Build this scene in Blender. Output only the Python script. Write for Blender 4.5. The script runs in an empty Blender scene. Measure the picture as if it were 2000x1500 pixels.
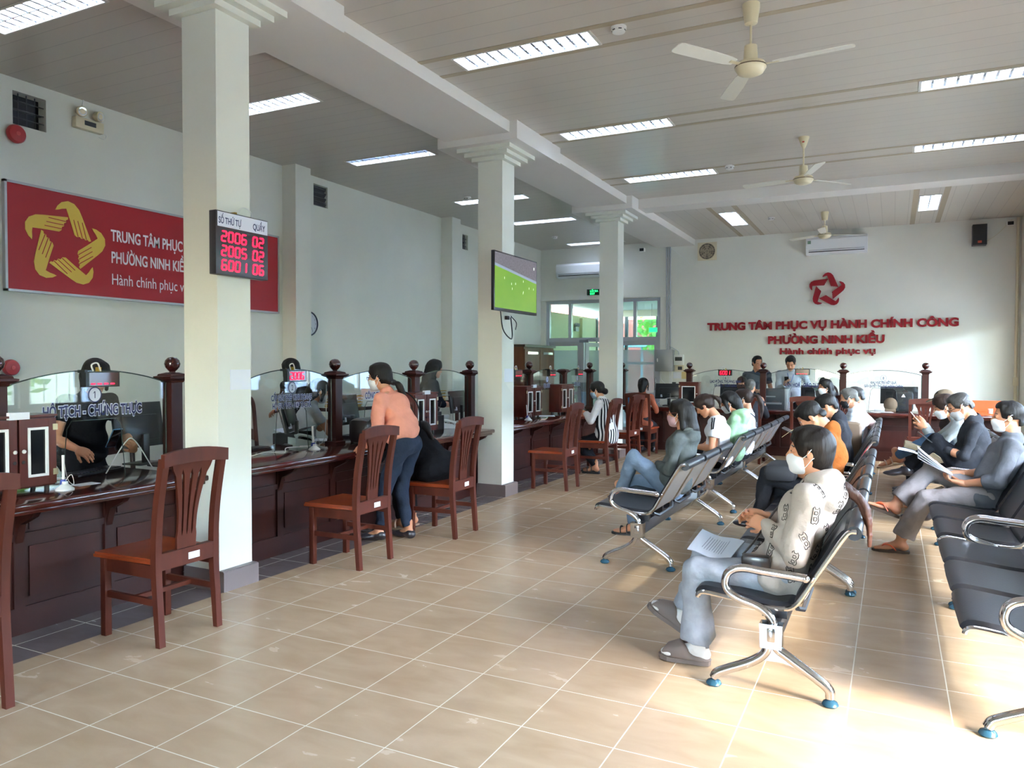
import bpy, bmesh, math, random
import numpy as np
from mathutils import Vector, Matrix
random.seed(7)
C = bpy.context.scene.collection
SC = bpy.context.scene
PI = math.pi
# ------------------------------------------------------------------ camera
R_ = [math.radians(-26.51993), math.radians(-1.43377), math.radians(0.13530)]
def cam_axes(yaw, pitch, roll):
    f = Vector((math.sin(yaw)*math.cos(pitch), math.cos(yaw)*math.cos(pitch), math.sin(pitch)))
    r = Vector((math.cos(yaw), -math.sin(yaw), 0)); u = r.cross(f)
    return r*math.cos(roll)+u*math.sin(roll), u*math.cos(roll)-r*math.sin(roll), f
_r, _u, _f = cam_axes(*R_)
cd = bpy.data.cameras.new('camera'); cam = bpy.data.objects.new('camera', cd); C.objects.link(cam)
cam.matrix_world = Matrix(((_r.x, _u.x, -_f.x, 0), (_r.y, _u.y, -_f.y, 0), (_r.z, _u.z, -_f.z, 1.4956), (0, 0, 0, 1)))
cd.sensor_width = 36; cd.lens = 1488.51*36/2000; cd.clip_start = .05; cd.clip_end = 200
SC.camera = cam
# ------------------------------------------------------------------ light and exposure
SC.view_settings.view_transform = 'Standard'; SC.view_settings.look = 'None'
SC.view_settings.gamma = 1; SC.view_settings.use_curve_mapping = False
SC.view_settings.exposure = EXPOSURE = 1.22
LAMP = 18
w = bpy.data.worlds.new('sky'); SC.world = w; w.use_nodes = True
nt = w.node_tree; bg = nt.nodes['Background']
SKY = nt.nodes.new('ShaderNodeTexSky'); SKY.sky_type = 'NISHITA'; SKY.sun_disc = False
SUN_DIR = Vector((-.924*math.cos(math.radians(30)), .383*math.cos(math.radians(30)), -math.sin(math.radians(30)))).normalized()
SKY.sun_elevation = math.radians(45); SKY.sun_rotation = math.radians(112); SKY.air_density = 1; SKY.dust_density = 1.3; SKY.ozone_density = 1.2
tint = nt.nodes.new('ShaderNodeMix'); tint.data_type = 'RGBA'; tint.blend_type = 'MULTIPLY'; tint.inputs[0].default_value = 1; tint.inputs[7].default_value = (1.04, 1.0, .97, 1)
nt.links.new(SKY.outputs[0], tint.inputs[6]); nt.links.new(tint.outputs[2], bg.inputs[0]); bg.inputs[1].default_value = WORLD_STRENGTH = 6
sl = bpy.data.lights.new('sun', 'SUN'); sl.energy = 1.75; sl.angle = math.radians(.6); sl.color = (1, .93, .82)
so = bpy.data.objects.new('sun', sl); C.objects.link(so); so.rotation_euler = SUN_DIR.to_track_quat('-Z', 'Y').to_euler(); so.location = (12, -2, 9)
try:
    SC.cycles.max_bounces = 8; SC.cycles.diffuse_bounces = 5; SC.cycles.glossy_bounces = 3; SC.cycles.transmission_bounces = 4; SC.cycles.transparent_max_bounces = 16
    SC.cycles.caustics_reflective = False; SC.cycles.caustics_refractive = False; SC.cycles.sample_clamp_indirect = 6
    SC.cycles.use_denoising = True; SC.cycles.denoiser = 'OPENIMAGEDENOISE'
except Exception: pass
# ------------------------------------------------------------------ materials
def srgb(c):
    if isinstance(c, str):
        c = tuple(int(c[i:i+2], 16)/255 for i in (0, 2, 4))
    return tuple(x/12.92 if x <= .04045 else ((x+.055)/1.055)**2.4 for x in c)+(1,)
MATS = {}
def mat(name, col=None, rough=.5, metal=0, spec=.5, emit=None, es=1, coat=0, noise=0, nscale=8, bump=0, bscale=40, alpha=None, stretch=None, sheen=0, sss=0, bdist=.01):
    if name in MATS: return MATS[name]
    m = bpy.data.materials.new(name); m.use_nodes = True; MATS[name] = m
    n = m.node_tree; b = n.nodes['Principled BSDF']; L = n.links.new
    c = srgb(col) if col is not None else (.5, .5, .5, 1)
    b.inputs['Base Color'].default_value = c; b.inputs['Roughness'].default_value = rough; b.inputs['Metallic'].default_value = metal
    b.inputs['Specular IOR Level'].default_value = spec; b.inputs['Coat Weight'].default_value = coat; b.inputs['Coat Roughness'].default_value = .12
    if sheen: b.inputs['Sheen Weight'].default_value = sheen*.0
    if sss: b.inputs['Subsurface Weight'].default_value = sss; b.inputs['Subsurface Radius'].default_value = (.02, .008, .004); b.inputs['Subsurface Scale'].default_value = .5
    if emit is not None: b.inputs['Emission Color'].default_value = srgb(emit); b.inputs['Emission Strength'].default_value = es
    if alpha is not None: b.inputs['Alpha'].default_value = alpha
    if noise or bump:
        tc = n.nodes.new('ShaderNodeTexCoord'); mp = n.nodes.new('ShaderNodeMapping'); L(tc.outputs['Object'], mp.inputs[0])
        if stretch: mp.inputs['Scale'].default_value = stretch
    if noise:
        t = n.nodes.new('ShaderNodeTexNoise'); t.inputs['Scale'].default_value = nscale; t.inputs['Detail'].default_value = 4; L(mp.outputs[0], t.inputs[0])
        r = n.nodes.new('ShaderNodeMapRange'); r.inputs[1].default_value = .3; r.inputs[2].default_value = .7; r.inputs[3].default_value = 1-noise; r.inputs[4].default_value = 1+noise
        L(t.outputs[0], r.inputs[0]); x = n.nodes.new('ShaderNodeMix'); x.data_type = 'RGBA'; x.blend_type = 'MULTIPLY'; x.inputs[0].default_value = 1
        x.inputs[6].default_value = c; L(r.outputs[0], x.inputs[7]); L(x.outputs[2], b.inputs['Base Color'])
    if bump:
        t = n.nodes.new('ShaderNodeTexNoise'); t.inputs['Scale'].default_value = bscale; t.inputs['Detail'].default_value = 3; L(mp.outputs[0], t.inputs[0])
        q = n.nodes.new('ShaderNodeBump'); q.inputs['Strength'].default_value = bump; q.inputs['Distance'].default_value = bdist; L(t.outputs[0], q.inputs['Height']); L(q.outputs[0], b.inputs['Normal'])
    return m
def nodes_of(m): return m.node_tree.nodes, m.node_tree.links.new, m.node_tree.nodes['Principled BSDF']
def mathn(n, L, op, a, b=None, c=None):
    x = n.new('ShaderNodeMath'); x.operation = op
    for i, v in enumerate((a, b, c)):
        if v is None: continue
        if isinstance(v, (int, float)): x.inputs[i].default_value = v
        else: L(v, x.inputs[i])
    return x.outputs[0]
def mixc(n, L, fac, a, b):
    x = n.new('ShaderNodeMix'); x.data_type = 'RGBA'
    for i, v in ((0, fac), (6, a), (7, b)):
        if isinstance(v, (int, float, tuple)): x.inputs[i].default_value = v
        else: L(v, x.inputs[i])
    return x.outputs[2]
def wood_mat(name, dark, light, rough=.3, coat=.5, sc=(1, 1, 1), ring=14):
    if name in MATS: return MATS[name]
    m = mat(name, dark, rough, coat=coat, spec=.3); n, L, b = nodes_of(m)
    tc = n.new('ShaderNodeTexCoord'); mp = n.new('ShaderNodeMapping'); mp.inputs['Scale'].default_value = sc; L(tc.outputs['Object'], mp.inputs[0])
    t = n.new('ShaderNodeTexNoise'); t.inputs['Scale'].default_value = ring; t.inputs['Detail'].default_value = 6; t.inputs['Distortion'].default_value = .6; L(mp.outputs[0], t.inputs[0])
    r = n.new('ShaderNodeMapRange'); r.inputs[1].default_value = .3; r.inputs[2].default_value = .72; L(t.outputs[0], r.inputs[0])
    L(mixc(n, L, r.outputs[0], srgb(dark), srgb(light)), b.inputs['Base Color'])
    return m
def glass_mat(name, tint=(1, 1, 1), refl=1.0, rough=0.0, milk=0, milkcol='C9CED2'):
    """thin pane: passes light straight, mirrors at grazing angles"""
    if name in MATS: return MATS[name]
    m = bpy.data.materials.new(name); m.use_nodes = True; MATS[name] = m
    n = m.node_tree.nodes; L = m.node_tree.links.new; n.clear()
    o = n.new('ShaderNodeOutputMaterial'); t = n.new('ShaderNodeBsdfTransparent'); t.inputs[0].default_value = tint+(1,)
    g = n.new('ShaderNodeBsdfGlossy'); g.inputs['Roughness'].default_value = rough; g.inputs[0].default_value = (1, 1, 1, 1)
    ge = n.new('ShaderNodeNewGeometry'); dt = n.new('ShaderNodeVectorMath'); dt.operation = 'DOT_PRODUCT'; L(ge.outputs['Incoming'], dt.inputs[0]); L(ge.outputs['Normal'], dt.inputs[1])
    q5 = mathn(n, L, 'POWER', mathn(n, L, 'SUBTRACT', 1, mathn(n, L, 'MINIMUM', mathn(n, L, 'ABSOLUTE', dt.outputs['Value']), 1)), 5); fres = mathn(n, L, 'MULTIPLY_ADD', q5, .96, .04)
    mx = n.new('ShaderNodeMixShader'); L(mathn(n, L, 'MINIMUM', mathn(n, L, 'MULTIPLY', fres, refl), 1), mx.inputs[0])
    a = t.outputs[0]
    if milk:
        d = n.new('ShaderNodeBsdfDiffuse'); d.inputs[0].default_value = srgb(milkcol); tl = n.new('ShaderNodeBsdfTranslucent'); tl.inputs[0].default_value = srgb(milkcol)
        ad = n.new('ShaderNodeMixShader'); ad.inputs[0].default_value = .5; L(d.outputs[0], ad.inputs[1]); L(tl.outputs[0], ad.inputs[2])
        m2 = n.new('ShaderNodeMixShader'); m2.inputs[0].default_value = milk; L(a, m2.inputs[1]); L(ad.outputs[0], m2.inputs[2]); a = m2.outputs[0]
    L(a, mx.inputs[1]); L(g.outputs[0], mx.inputs[2]); L(mx.outputs[0], o.inputs[0])
    return m
# ------------------------------------------------------------------ mesh builder
def V(*a): return Vector(a)
def frame_of(d, up=Vector((0, 0, 1))):
    d = d.normalized()
    if abs(d.dot(up)) > .97: up = Vector((1, 0, 0))
    s = d.cross(up).normalized(); return s, s.cross(d).normalized(), d
def spline(pts, n=6, closed=False):
    """Catmull-Rom through points"""
    P = [Vector(p) for p in pts]; out = []
    m = len(P)
    for i in range(m if closed else m-1):
        p0 = P[(i-1) % m] if (closed or i > 0) else P[0]*2-P[1]
        p1 = P[i]; p2 = P[(i+1) % m]; p3 = P[(i+2) % m] if (closed or i+2 < m) else P[-1]*2-P[-2]
        for k in range(n):
            t = k/n
            out.append(.5*((2*p1)+(p2-p0)*t+(2*p0-5*p1+4*p2-p3)*t*t+(3*p1-p0-3*p2+p3)*t**3))
    if not closed: out.append(P[-1])
    return out
class MB:
    def __init__(s): s.v = []; s.f = []; s.mi = []; s.sm = []
    def add(s, vs, fs, m=0, smooth=False, M=None):
        o = len(s.v)
        s.v += [tuple(M @ Vector(x)) if M is not None else tuple(x) for x in vs]
        for f in fs: s.f.append([i+o for i in f]); s.mi.append(m); s.sm.append(smooth)
        return s
    def box(s, a, b, m=0, M=None, bev=0):
        x0, y0, z0 = (min(p, q) for p, q in zip(a, b)); x1, y1, z1 = (max(p, q) for p, q in zip(a, b))
        if bev:
            bm = bmesh.new(); bmesh.ops.create_cube(bm, size=1)
            for v in bm.verts: v.co = Vector(((x0+x1)/2+v.co.x*(x1-x0), (y0+y1)/2+v.co.y*(y1-y0), (z0+z1)/2+v.co.z*(z1-z0)))
            bmesh.ops.bevel(bm, geom=bm.edges[:], offset=min(bev, .49*min(x1-x0, y1-y0, z1-z0)), segments=2, profile=.5, affect='EDGES')
            bm.verts.index_update(); s.add([v.co for v in bm.verts], [[v.index for v in f.verts] for f in bm.faces], m, True, M); bm.free(); return s
        vs = [(x, y, z) for x in (x0, x1) for y in (y0, y1) for z in (z0, z1)]
        return s.add(vs, [(0, 1, 3, 2), (4, 6, 7, 5), (0, 4, 5, 1), (2, 3, 7, 6), (0, 2, 6, 4), (1, 5, 7, 3)], m, False, M)
    def prism(s, poly, d, m=0, M=None, smooth=False):
        """poly: 3-D points of one planar outline (ccw seen against d); d: extrusion vector"""
        P = [Vector(p) for p in poly]; d = Vector(d); n = len(P)
        vs = P+[p+d for p in P]
        return s.add(vs, [list(range(n))[::-1], list(range(n, 2*n))]+[(i, (i+1) % n, n+(i+1) % n, n+i) for i in range(n)], m, smooth, M)
    def tube(s, pts, r, n=10, m=0, cap=True, M=None, closed=False, flat=None):
        P = [Vector(p) for p in pts]; k = len(P); vs = []; fs = []
        rr = r if isinstance(r, (list, tuple)) else [r]*k
        up = None
        for i, p in enumerate(P):
            d = (P[(i+1) % k]-P[i-1]) if (closed or 0 < i < k-1) else (P[1]-P[0] if i == 0 else P[-1]-P[-2])
            if d.length < 1e-9: d = Vector((0, 0, 1))
            d.normalize()
            if up is None: a, b, _ = frame_of(d)
            else:
                a = up-d*up.dot(d)
                if a.length < 1e-6: a, b, _ = frame_of(d)
                a.normalize(); b = a.cross(d)
            up = a
            for j in range(n):
                t = 2*PI*j/n; vs.append(p+a*math.cos(t)*rr[i]+b*math.sin(t)*rr[i]*(flat or 1))
        for i in range(k if closed else k-1):
            for j in range(n):
                a0 = i*n+j; a1 = i*n+(j+1) % n; b0 = ((i+1) % k)*n+j; b1 = ((i+1) % k)*n+(j+1) % n
                fs.append((a0, b0, b1, a1))
        if cap and not closed: fs += [list(range(n)), [(k-1)*n+j for j in range(n)][::-1]]
        return s.add(vs, fs, m, True, M)
    def cyl(s, a, b, r, r2=None, n=20, m=0, M=None): return s.tube([a, b], [r, r if r2 is None else r2], n, m, True, M)
    def lathe(s, prof, c=(0, 0, 0), n=24, m=0, M=None, axis=None, smooth=True):
        """prof: (radius, height) pairs bottom to top around +Z through c"""
        c = Vector(c); vs = []; k = len(prof)
        for r, z in prof:
            for j in range(n): t = 2*PI*j/n; vs.append(Vector((r*math.cos(t), r*math.sin(t), z)))
        if axis is not None:
            q = Vector((0, 0, 1)).rotation_difference(Vector(axis)); vs = [q @ v for v in vs]
        vs = [v+c for v in vs]
        fs = [(i*n+j, i*n+(j+1) % n, (i+1)*n+(j+1) % n, (i+1)*n+j) for i in range(k-1) for j in range(n)]
        fs += [list(range(n))[::-1], [(k-1)*n+j for j in range(n)]]
        return s.add(vs, fs, m, smooth, M)
    def ball(s, c, r, m=0, nu=20, nv=12, sc=(1, 1, 1), M=None):
        vs = []; c = Vector(c)
        for i in range(nv+1):
            p = PI*i/nv-PI/2
            for j in range(nu):
                t = 2*PI*j/nu; vs.append(c+Vector((r*sc[0]*math.cos(p)*math.cos(t), r*sc[1]*math.cos(p)*math.sin(t), r*sc[2]*math.sin(p))))
        return s.add(vs, [(i*nu+j, i*nu+(j+1) % nu, (i+1)*nu+(j+1) % nu, (i+1)*nu+j) for i in range(nv) for j in range(nu)], m, True, M)
    def grid(s, rows, m=0, smooth=True, M=None, closed_u=False):
        """rows of equally many points"""
        k = len(rows); n = len(rows[0]); vs = [p for r in rows for p in r]
        return s.add(vs, [(i*n+j, i*n+(j+1) % n, (i+1)*n+(j+1) % n, (i+1)*n+j) for i in range(k-1) for j in range(n if closed_u else n-1)], m, smooth, M)
    def sheet(s, rows, th, m=0, smooth=True, M=None):
        """a thick sheet over rows of points (thickness along local normal)"""
        rows = [[Vector(p) for p in r] for r in rows]; k = len(rows); n = len(rows[0])
        N = []
        for i in range(k):
            for j in range(n):
                a = rows[min(i+1, k-1)][j]-rows[max(i-1, 0)][j]; b = rows[i][min(j+1, n-1)]-rows[i][max(j-1, 0)]
                q = a.cross(b); N.append(q.normalized() if q.length > 1e-12 else Vector((0, 0, 1)))
        t = [rows[i][j]+N[i*n+j]*th/2 for i in range(k) for j in range(n)]; u = [rows[i][j]-N[i*n+j]*th/2 for i in range(k) for j in range(n)]
        o = k*n; fs = []
        for i in range(k-1):
            for j in range(n-1):
                a, b, c, d = i*n+j, i*n+j+1, (i+1)*n+j+1, (i+1)*n+j; fs += [(a, d, c, b), (o+a, o+b, o+c, o+d)]
        for i in range(k-1):
            a, d = i*n, (i+1)*n; fs.append((a, o+a, o+d, d)); a, d = i*n+n-1, (i+1)*n+n-1; fs.append((a, d, o+d, o+a))
        for j in range(n-1):
            fs.append((j, j+1, o+j+1, o+j)); a = (k-1)*n+j; fs.append((a, o+a, o+a+1, a+1))
        return s.add(t+u, fs, m, smooth, M)
    def build(s, name, mats, parent=None, smooth=None, auto=True):
        me = bpy.data.meshes.new(name); me.from_pydata(s.v, [], s.f); 
        if not isinstance(mats, (list, tuple)): mats = [mats]
        for q in mats: me.materials.append(q)
        me.polygons.foreach_set('material_index', s.mi)
        me.polygons.foreach_set('use_smooth', [x if smooth is None else smooth for x in s.sm])
        me.update()
        bm = bmesh.new(); bm.from_mesh(me); bmesh.ops.recalc_face_normals(bm, faces=bm.faces[:])
        for e in bm.edges:
            if len(e.link_faces) == 2 and e.calc_face_angle(0) > .7: e.smooth = False
        bm.to_mesh(me); bm.free()
        o = bpy.data.objects.new(name, me); C.objects.link(o)
        if parent is not None: o.parent = parent
        return o
def tag(o, label=None, cat=None, group=None, kind=None):
    for k, v in (('label', label), ('category', cat), ('group', group), ('kind', kind)):
        if v: o[k] = v
    return o
def thing(name, label, cat, loc=(0, 0, 0), rz=0, group=None):
    o = bpy.data.objects.new(name, None); C.objects.link(o); o.empty_display_size = .1
    o.location = loc; o.rotation_euler = (0, 0, rz); return tag(o, label, cat, group)
def struct(name, mb, mats): return tag(mb.build(name, mats), kind='structure')
def one(name, mb, mats, label, cat, group=None, loc=None, rz=None):
    o = tag(mb.build(name, mats), label, cat, group)
    if loc is not None: o.location = loc
    if rz is not None: o.rotation_euler = (0, 0, rz)
    return o
def dup(root, loc=None, rz=None, label=None, group=None, skip=()):
    def cp(o, par):
        c = o.copy(); C.objects.link(c)
        if par is not None: c.parent = par
        for ch in o.children:
            if ch.name.split('.')[0] not in skip: cp(ch, c)
        return c
    r = cp(root, None)
    if loc is not None: r.location = loc
    if rz is not None: r.rotation_euler = (0, 0, rz)
    if label: r['label'] = label
    if group: r['group'] = group
    return r
DG = None
def text_mesh(txt, size=1, depth=.0, bold=0, align='CENTER', spacing=1, shear=0, sx=1):
    """verts and faces of a line of text in the XY plane, its cap height = size"""
    cu = bpy.data.curves.new('lettering', 'FONT'); cu.body = txt; cu.align_x = align; cu.size = 1; cu.extrude = depth/2/size*.72 if depth else 0; cu.offset = bold; cu.space_character = spacing; cu.shear = shear
    cu.resolution_u = 4
    o = bpy.data.objects.new('lettering', cu); C.objects.link(o)
    dg = bpy.context.evaluated_depsgraph_get(); dg.update(); me = bpy.data.meshes.new_from_object(o.evaluated_get(dg))
    k = size/.72
    vs = [Vector((v.co.x*k*sx, v.co.y*k, v.co.z*k)) for v in me.vertices]; fs = [list(p.vertices) for p in me.polygons]
    bpy.data.objects.remove(o); bpy.data.meshes.remove(me); bpy.data.curves.remove(cu)
    return vs, fs
def basis(o, x, y, z=None):
    x = Vector(x); y = Vector(y); z = x.cross(y) if z is None else Vector(z); o = Vector(o)
    return Matrix(((x.x, y.x, z.x, o.x), (x.y, y.y, z.y, o.y), (x.z, y.z, z.z, o.z), (0, 0, 0, 1)))
SEG = {'0': 'abcdef', '1': 'bc', '2': 'abged', '5': 'afgcd', '6': 'afgedc', '-': 'd', '8': 'abcdefg'}
def digits(mb, txt, M, w, h, gap, th, m=0, slant=.08):
    """seven-segment figures in the XY plane of M, left edge at 0, base line at 0"""
    x = 0
    for ch in txt:
        if ch != ' ':
            for sg in SEG[ch]:
                hh = h/2
                a, b = {'a': ((0, h), (w, h)), 'g': ((0, hh), (w, hh)), 'd': ((0, 0), (w, 0)), 'f': ((0, hh), (0, h)), 'b': ((w, hh), (w, h)), 'e': ((0, 0), (0, hh)), 'c': ((w, 0), (w, hh))}[sg]
                a = Vector(a+(0,)); b = Vector(b+(0,)); d = (b-a).normalized(); q = Vector((-d.y, d.x, 0))*th/2; a += d*th*.35; b -= d*th*.35
                sh = lambda p: Vector((x+p.x+slant*p.y, p.y, 0))
                mb.prism([sh(a-d*th*.4), sh(a+q-q*2), sh(b-q), sh(b+d*th*.4), sh(b+q), sh(a+q)], (0, 0, .002), m, M)
        x += w+gap
# ================================================================== SETTING
XL, XR, YB, YF, ZC = -7.25, 2.0, 16.0, -3.6, 4.12
def tile_mat():
    m = mat('floor_tiles', 'C9AB83', .22, spec=.45); n, L, b = nodes_of(m)
    g = n.new('ShaderNodeNewGeometry'); s = n.new('ShaderNodeSeparateXYZ'); L(g.outputs['Position'], s.inputs[0])
    def fr(v, off): 
        a = mathn(n, L, 'ADD', v, off); a = mathn(n, L, 'DIVIDE', a, .4); return mathn(n, L, 'FRACT', a), mathn(n, L, 'FLOOR', a)
    fx, ix = fr(s.outputs[0], 2.1543+8); fy, iy = fr(s.outputs[1], 8-.00996)
    def line(f): 
        d = mathn(n, L, 'ABSOLUTE', mathn(n, L, 'SUBTRACT', f, .5)); return mathn(n, L, 'GREATER_THAN', d, .4935)
    gr = mathn(n, L, 'MAXIMUM', line(fx), line(fy))
    cb = n.new('ShaderNodeCombineXYZ'); L(ix, cb.inputs[0]); L(iy, cb.inputs[1])
    wn = n.new('ShaderNodeTexWhiteNoise'); wn.noise_dimensions = '2D'; L(cb.outputs[0], wn.inputs[0])
    # clouded glaze, different on every tile
    ad = n.new('ShaderNodeVectorMath'); ad.operation = 'MULTIPLY_ADD'; L(wn.outputs[1], ad.inputs[0]); ad.inputs[1].default_value = (30, 30, 30); L(g.outputs['Position'], ad.inputs[2])
    mp = n.new('ShaderNodeMapping'); mp.inputs['Scale'].default_value = (2.2, 5, 1); L(ad.outputs[0], mp.inputs[0])
    t = n.new('ShaderNodeTexNoise'); t.inputs['Scale'].default_value = 1.6; t.inputs['Detail'].default_value = 5; t.inputs['Distortion'].default_value = .5; L(mp.outputs[0], t.inputs[0])
    r = n.new('ShaderNodeMapRange'); r.inputs[1].default_value = .3; r.inputs[2].default_value = .7; L(t.outputs[0], r.inputs[0])
    c = mixc(n, L, r.outputs[0], srgb('AD9374'), srgb('BEA688'))
    sh = mixc(n, L, mathn(n, L, 'MULTIPLY', wn.outputs[0], .25), c, srgb('B79C7B'))
    # dark border strip along the counters
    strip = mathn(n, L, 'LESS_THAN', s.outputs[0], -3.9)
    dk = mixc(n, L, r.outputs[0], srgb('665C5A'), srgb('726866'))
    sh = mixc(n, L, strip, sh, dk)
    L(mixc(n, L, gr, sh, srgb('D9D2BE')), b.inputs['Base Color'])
    ro = mathn(n, L, 'MULTIPLY_ADD', t.outputs[0], .15, .17); ro = mathn(n, L, 'ADD', ro, mathn(n, L, 'MULTIPLY', gr, .4)); L(ro, b.inputs['Roughness'])
    bp = n.new('ShaderNodeBump'); bp.inputs['Strength'].default_value = .25; bp.inputs['Distance'].default_value = .002; L(mathn(n, L, 'SUBTRACT', 1, gr), bp.inputs['Height']); L(bp.outputs[0], b.inputs['Normal'])
    return m
def plank_mat(name, col, axis, step):
    m = mat(name, col, .3, spec=.5); n, L, b = nodes_of(m)
    g = n.new('ShaderNodeNewGeometry'); s = n.new('ShaderNodeSeparateXYZ'); L(g.outputs['Position'], s.inputs[0])
    a = mathn(n, L, 'DIVIDE', mathn(n, L, 'ADD', s.outputs[axis], 20), step); f = mathn(n, L, 'FRACT', a); i = mathn(n, L, 'FLOOR', a)
    gr = mathn(n, L, 'LESS_THAN', f, .035)
    wn = n.new('ShaderNodeTexWhiteNoise'); wn.noise_dimensions = '1D'; L(i, wn.inputs['W'])
    v = mathn(n, L, 'MULTIPLY_ADD', wn.outputs[0], .025, .98)
    hs = n.new('ShaderNodeHueSaturation'); hs.inputs['Color'].default_value = srgb(col); L(v, hs.inputs['Value'])
    dark = tuple(x*.72 for x in srgb(col)[:3])+(1,)
    L(mixc(n, L, gr, hs.outputs[0], dark), b.inputs['Base Color'])
    bp = n.new('ShaderNodeBump'); bp.inputs['Strength'].default_value = .4; bp.inputs['Distance'].default_value = .004; L(mathn(n, L, 'SUBTRACT', 1, gr), bp.inputs['Height']); L(bp.outputs[0], b.inputs['Normal'])
    return m
WALL = mat('wall_paint', 'E1E0D6', .6, spec=.3, noise=.035, nscale=1.3)
COLP = mat('column_paint', 'E0E1D6', .55, spec=.3, noise=.03, nscale=2)
CEIL = plank_mat('ceiling_planks', 'C2BBB0', 1, .2); CEILB = plank_mat('ceiling_planks_back', 'C8C2B8', 0, .2)
BEAM = mat('beam_paint', 'E4E0DA', .6, spec=.3, noise=.02, nscale=1.5)
SKIRT = mat('skirting_tile', '766A68', .3)
ALU = mat('aluminium_frame', 'B9BCC4', .35, metal=.3)
CLEAR = glass_mat('window_glass', (.97, .99, .98), .8)
WHITE = mat('white_plastic', 'E6E6E2', .4); BLACK = mat('black_plastic', '15161A', .35); DARK = mat('dark_grey_plastic', '33353A', .4)
CREAM = mat('cream_enamel', 'D8CDB0', .35); GREYM = mat('grey_metal', '9A9C9C', .4, metal=.3)
CHROME = mat('chrome', 'D8D8DA', .12, metal=1)
# floor -------------------------------------------------------------
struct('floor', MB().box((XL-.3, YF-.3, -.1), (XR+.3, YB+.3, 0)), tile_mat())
# walls -------------------------------------------------------------
def cells(mb, ax, xs, ys, holes, at, th):
    """rectangular slab cut by holes; ax: 'x' wall plane x=at, 'y' wall plane y=at, 'z' ceiling; th extends away"""
    xs = sorted(set(xs+[h[0] for h in holes]+[h[1] for h in holes])); ys = sorted(set(ys+[h[2] for h in holes]+[h[3] for h in holes]))
    for a, b in zip(xs, xs[1:]):
        for c, d in zip(ys, ys[1:]):
            if any(h[0]-1e-6 <= a and b <= h[1]+1e-6 and h[2]-1e-6 <= c and d <= h[3]+1e-6 for h in holes): continue
            p, q = ((at, a, c), (at+th, b, d)) if ax == 'x' else ((a, at, c), (b, at+th, d)) if ax == 'y' else ((a, c, at), (b, d, at+th))
            mb.box(p, q)
    return mb
VENTS = [(4.26, 4.57, 3.70, 4.005), (8.32, 8.62, 3.72, 4.02), (12.43, 12.64, 3.67, 3.95)]
struct('wall_left', cells(MB(), 'x', [YF, YB], [0, ZC], VENTS, XL, -.2), WALL)
struct('wall_back', cells(MB(), 'y', [XL-.2, XR+.2], [0, ZC], [(-7.13, -4.45, 0, 2.95)], YB, .2), WALL)
WINS = [(3.25+1.72*i, 3.25+1.72*i+1.6, .86, 2.75) for i in range(7)]
struct('wall_right', cells(MB(), 'x', [YF, YB], [0, ZC], WINS+[(1.95, 3.12, 0, 2.45)], XR, .2), WALL)
struct('wall_front', cells(MB(), 'y', [XL-.2, XR+.2], [0, ZC], [(-2.6, -.6, .9, 2.6)], YF, -.2), WALL)
# pilasters on the left wall
pil = MB()
for y in (7.71, 11.68, 3.6): pil.box((XL, y, 0), (-7.02, y+.29, ZC))
struct('wall_left_pilasters', pil, WALL)
# ceiling with recesses for the lights ------------------------------
LX0, LX1 = -3.42, -2.17; RX0, RX1 = .195, 1.44; AX0, AX1 = -6.36, -5.12
HALL_ROWS = [(5.68, 5.95), (8.03, 8.3), (10.34, 10.62)]
LIGHTS = [('x', a, b, y0, y1) for y0, y1 in HALL_ROWS for a, b in ((LX0, LX1), (RX0, RX1))]
AISLE_ROWS = [(3.42, 3.68), (5.73, 6.0), (7.9, 8.14), (10.62, 10.88), (12.62, 12.88), (15.36, 15.62)]
LIGHTS_A = [('x', AX0, AX1, a, b) for a, b in AISLE_ROWS]
LIGHTS_B = [('y', -2.72, -2.43, 13.4, 14.7), ('y', .35, .64, 13.4, 14.68)]
H = lambda ls: [(l[1], l[2], l[3], l[4]) for l in ls]
struct('ceiling_aisle', cells(MB(), 'z', [XL, -4.15], [YF, YB], H(LIGHTS_A), ZC, .1), CEIL)
struct('ceiling_hall', cells(MB(), 'z', [-4.15, XR], [YF, 11.95], H(LIGHTS), ZC, .1), CEIL)
struct('ceiling_back', cells(MB(), 'z', [-4.15, XR], [11.95, YB], H(LIGHTS_B), ZC, .1), CEILB)
struct('ceiling_slab', MB().box((XL-.2, YF-.2, ZC+.16), (XR+.2, YB+.2, ZC+.3)), WALL)
TAN = mat('tan_strip', 'A99C84', .5)
tr = MB()
for y0, y1 in HALL_ROWS:
    for y in (y0-.075, y1+.015): tr.box((-3.72, y, ZC-.004), (XR, y+.06, ZC+.002))
tr.box((-3.72, 3.3, ZC-.004), (XR, 3.36, ZC+.002)).box((-3.72, 3.62, ZC-.004), (XR, 3.68, ZC+.002))
struct('ceiling_strip_hall', tr, TAN)
tr = MB()
for x0, x1 in ((-2.72, -2.43), (.35, .64)):
    for x in (x0-.1, x1+.02): tr.box((x, 12.15, ZC-.004), (x+.08, YB, ZC+.002))
struct('ceiling_strip_back', tr, TAN)
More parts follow.
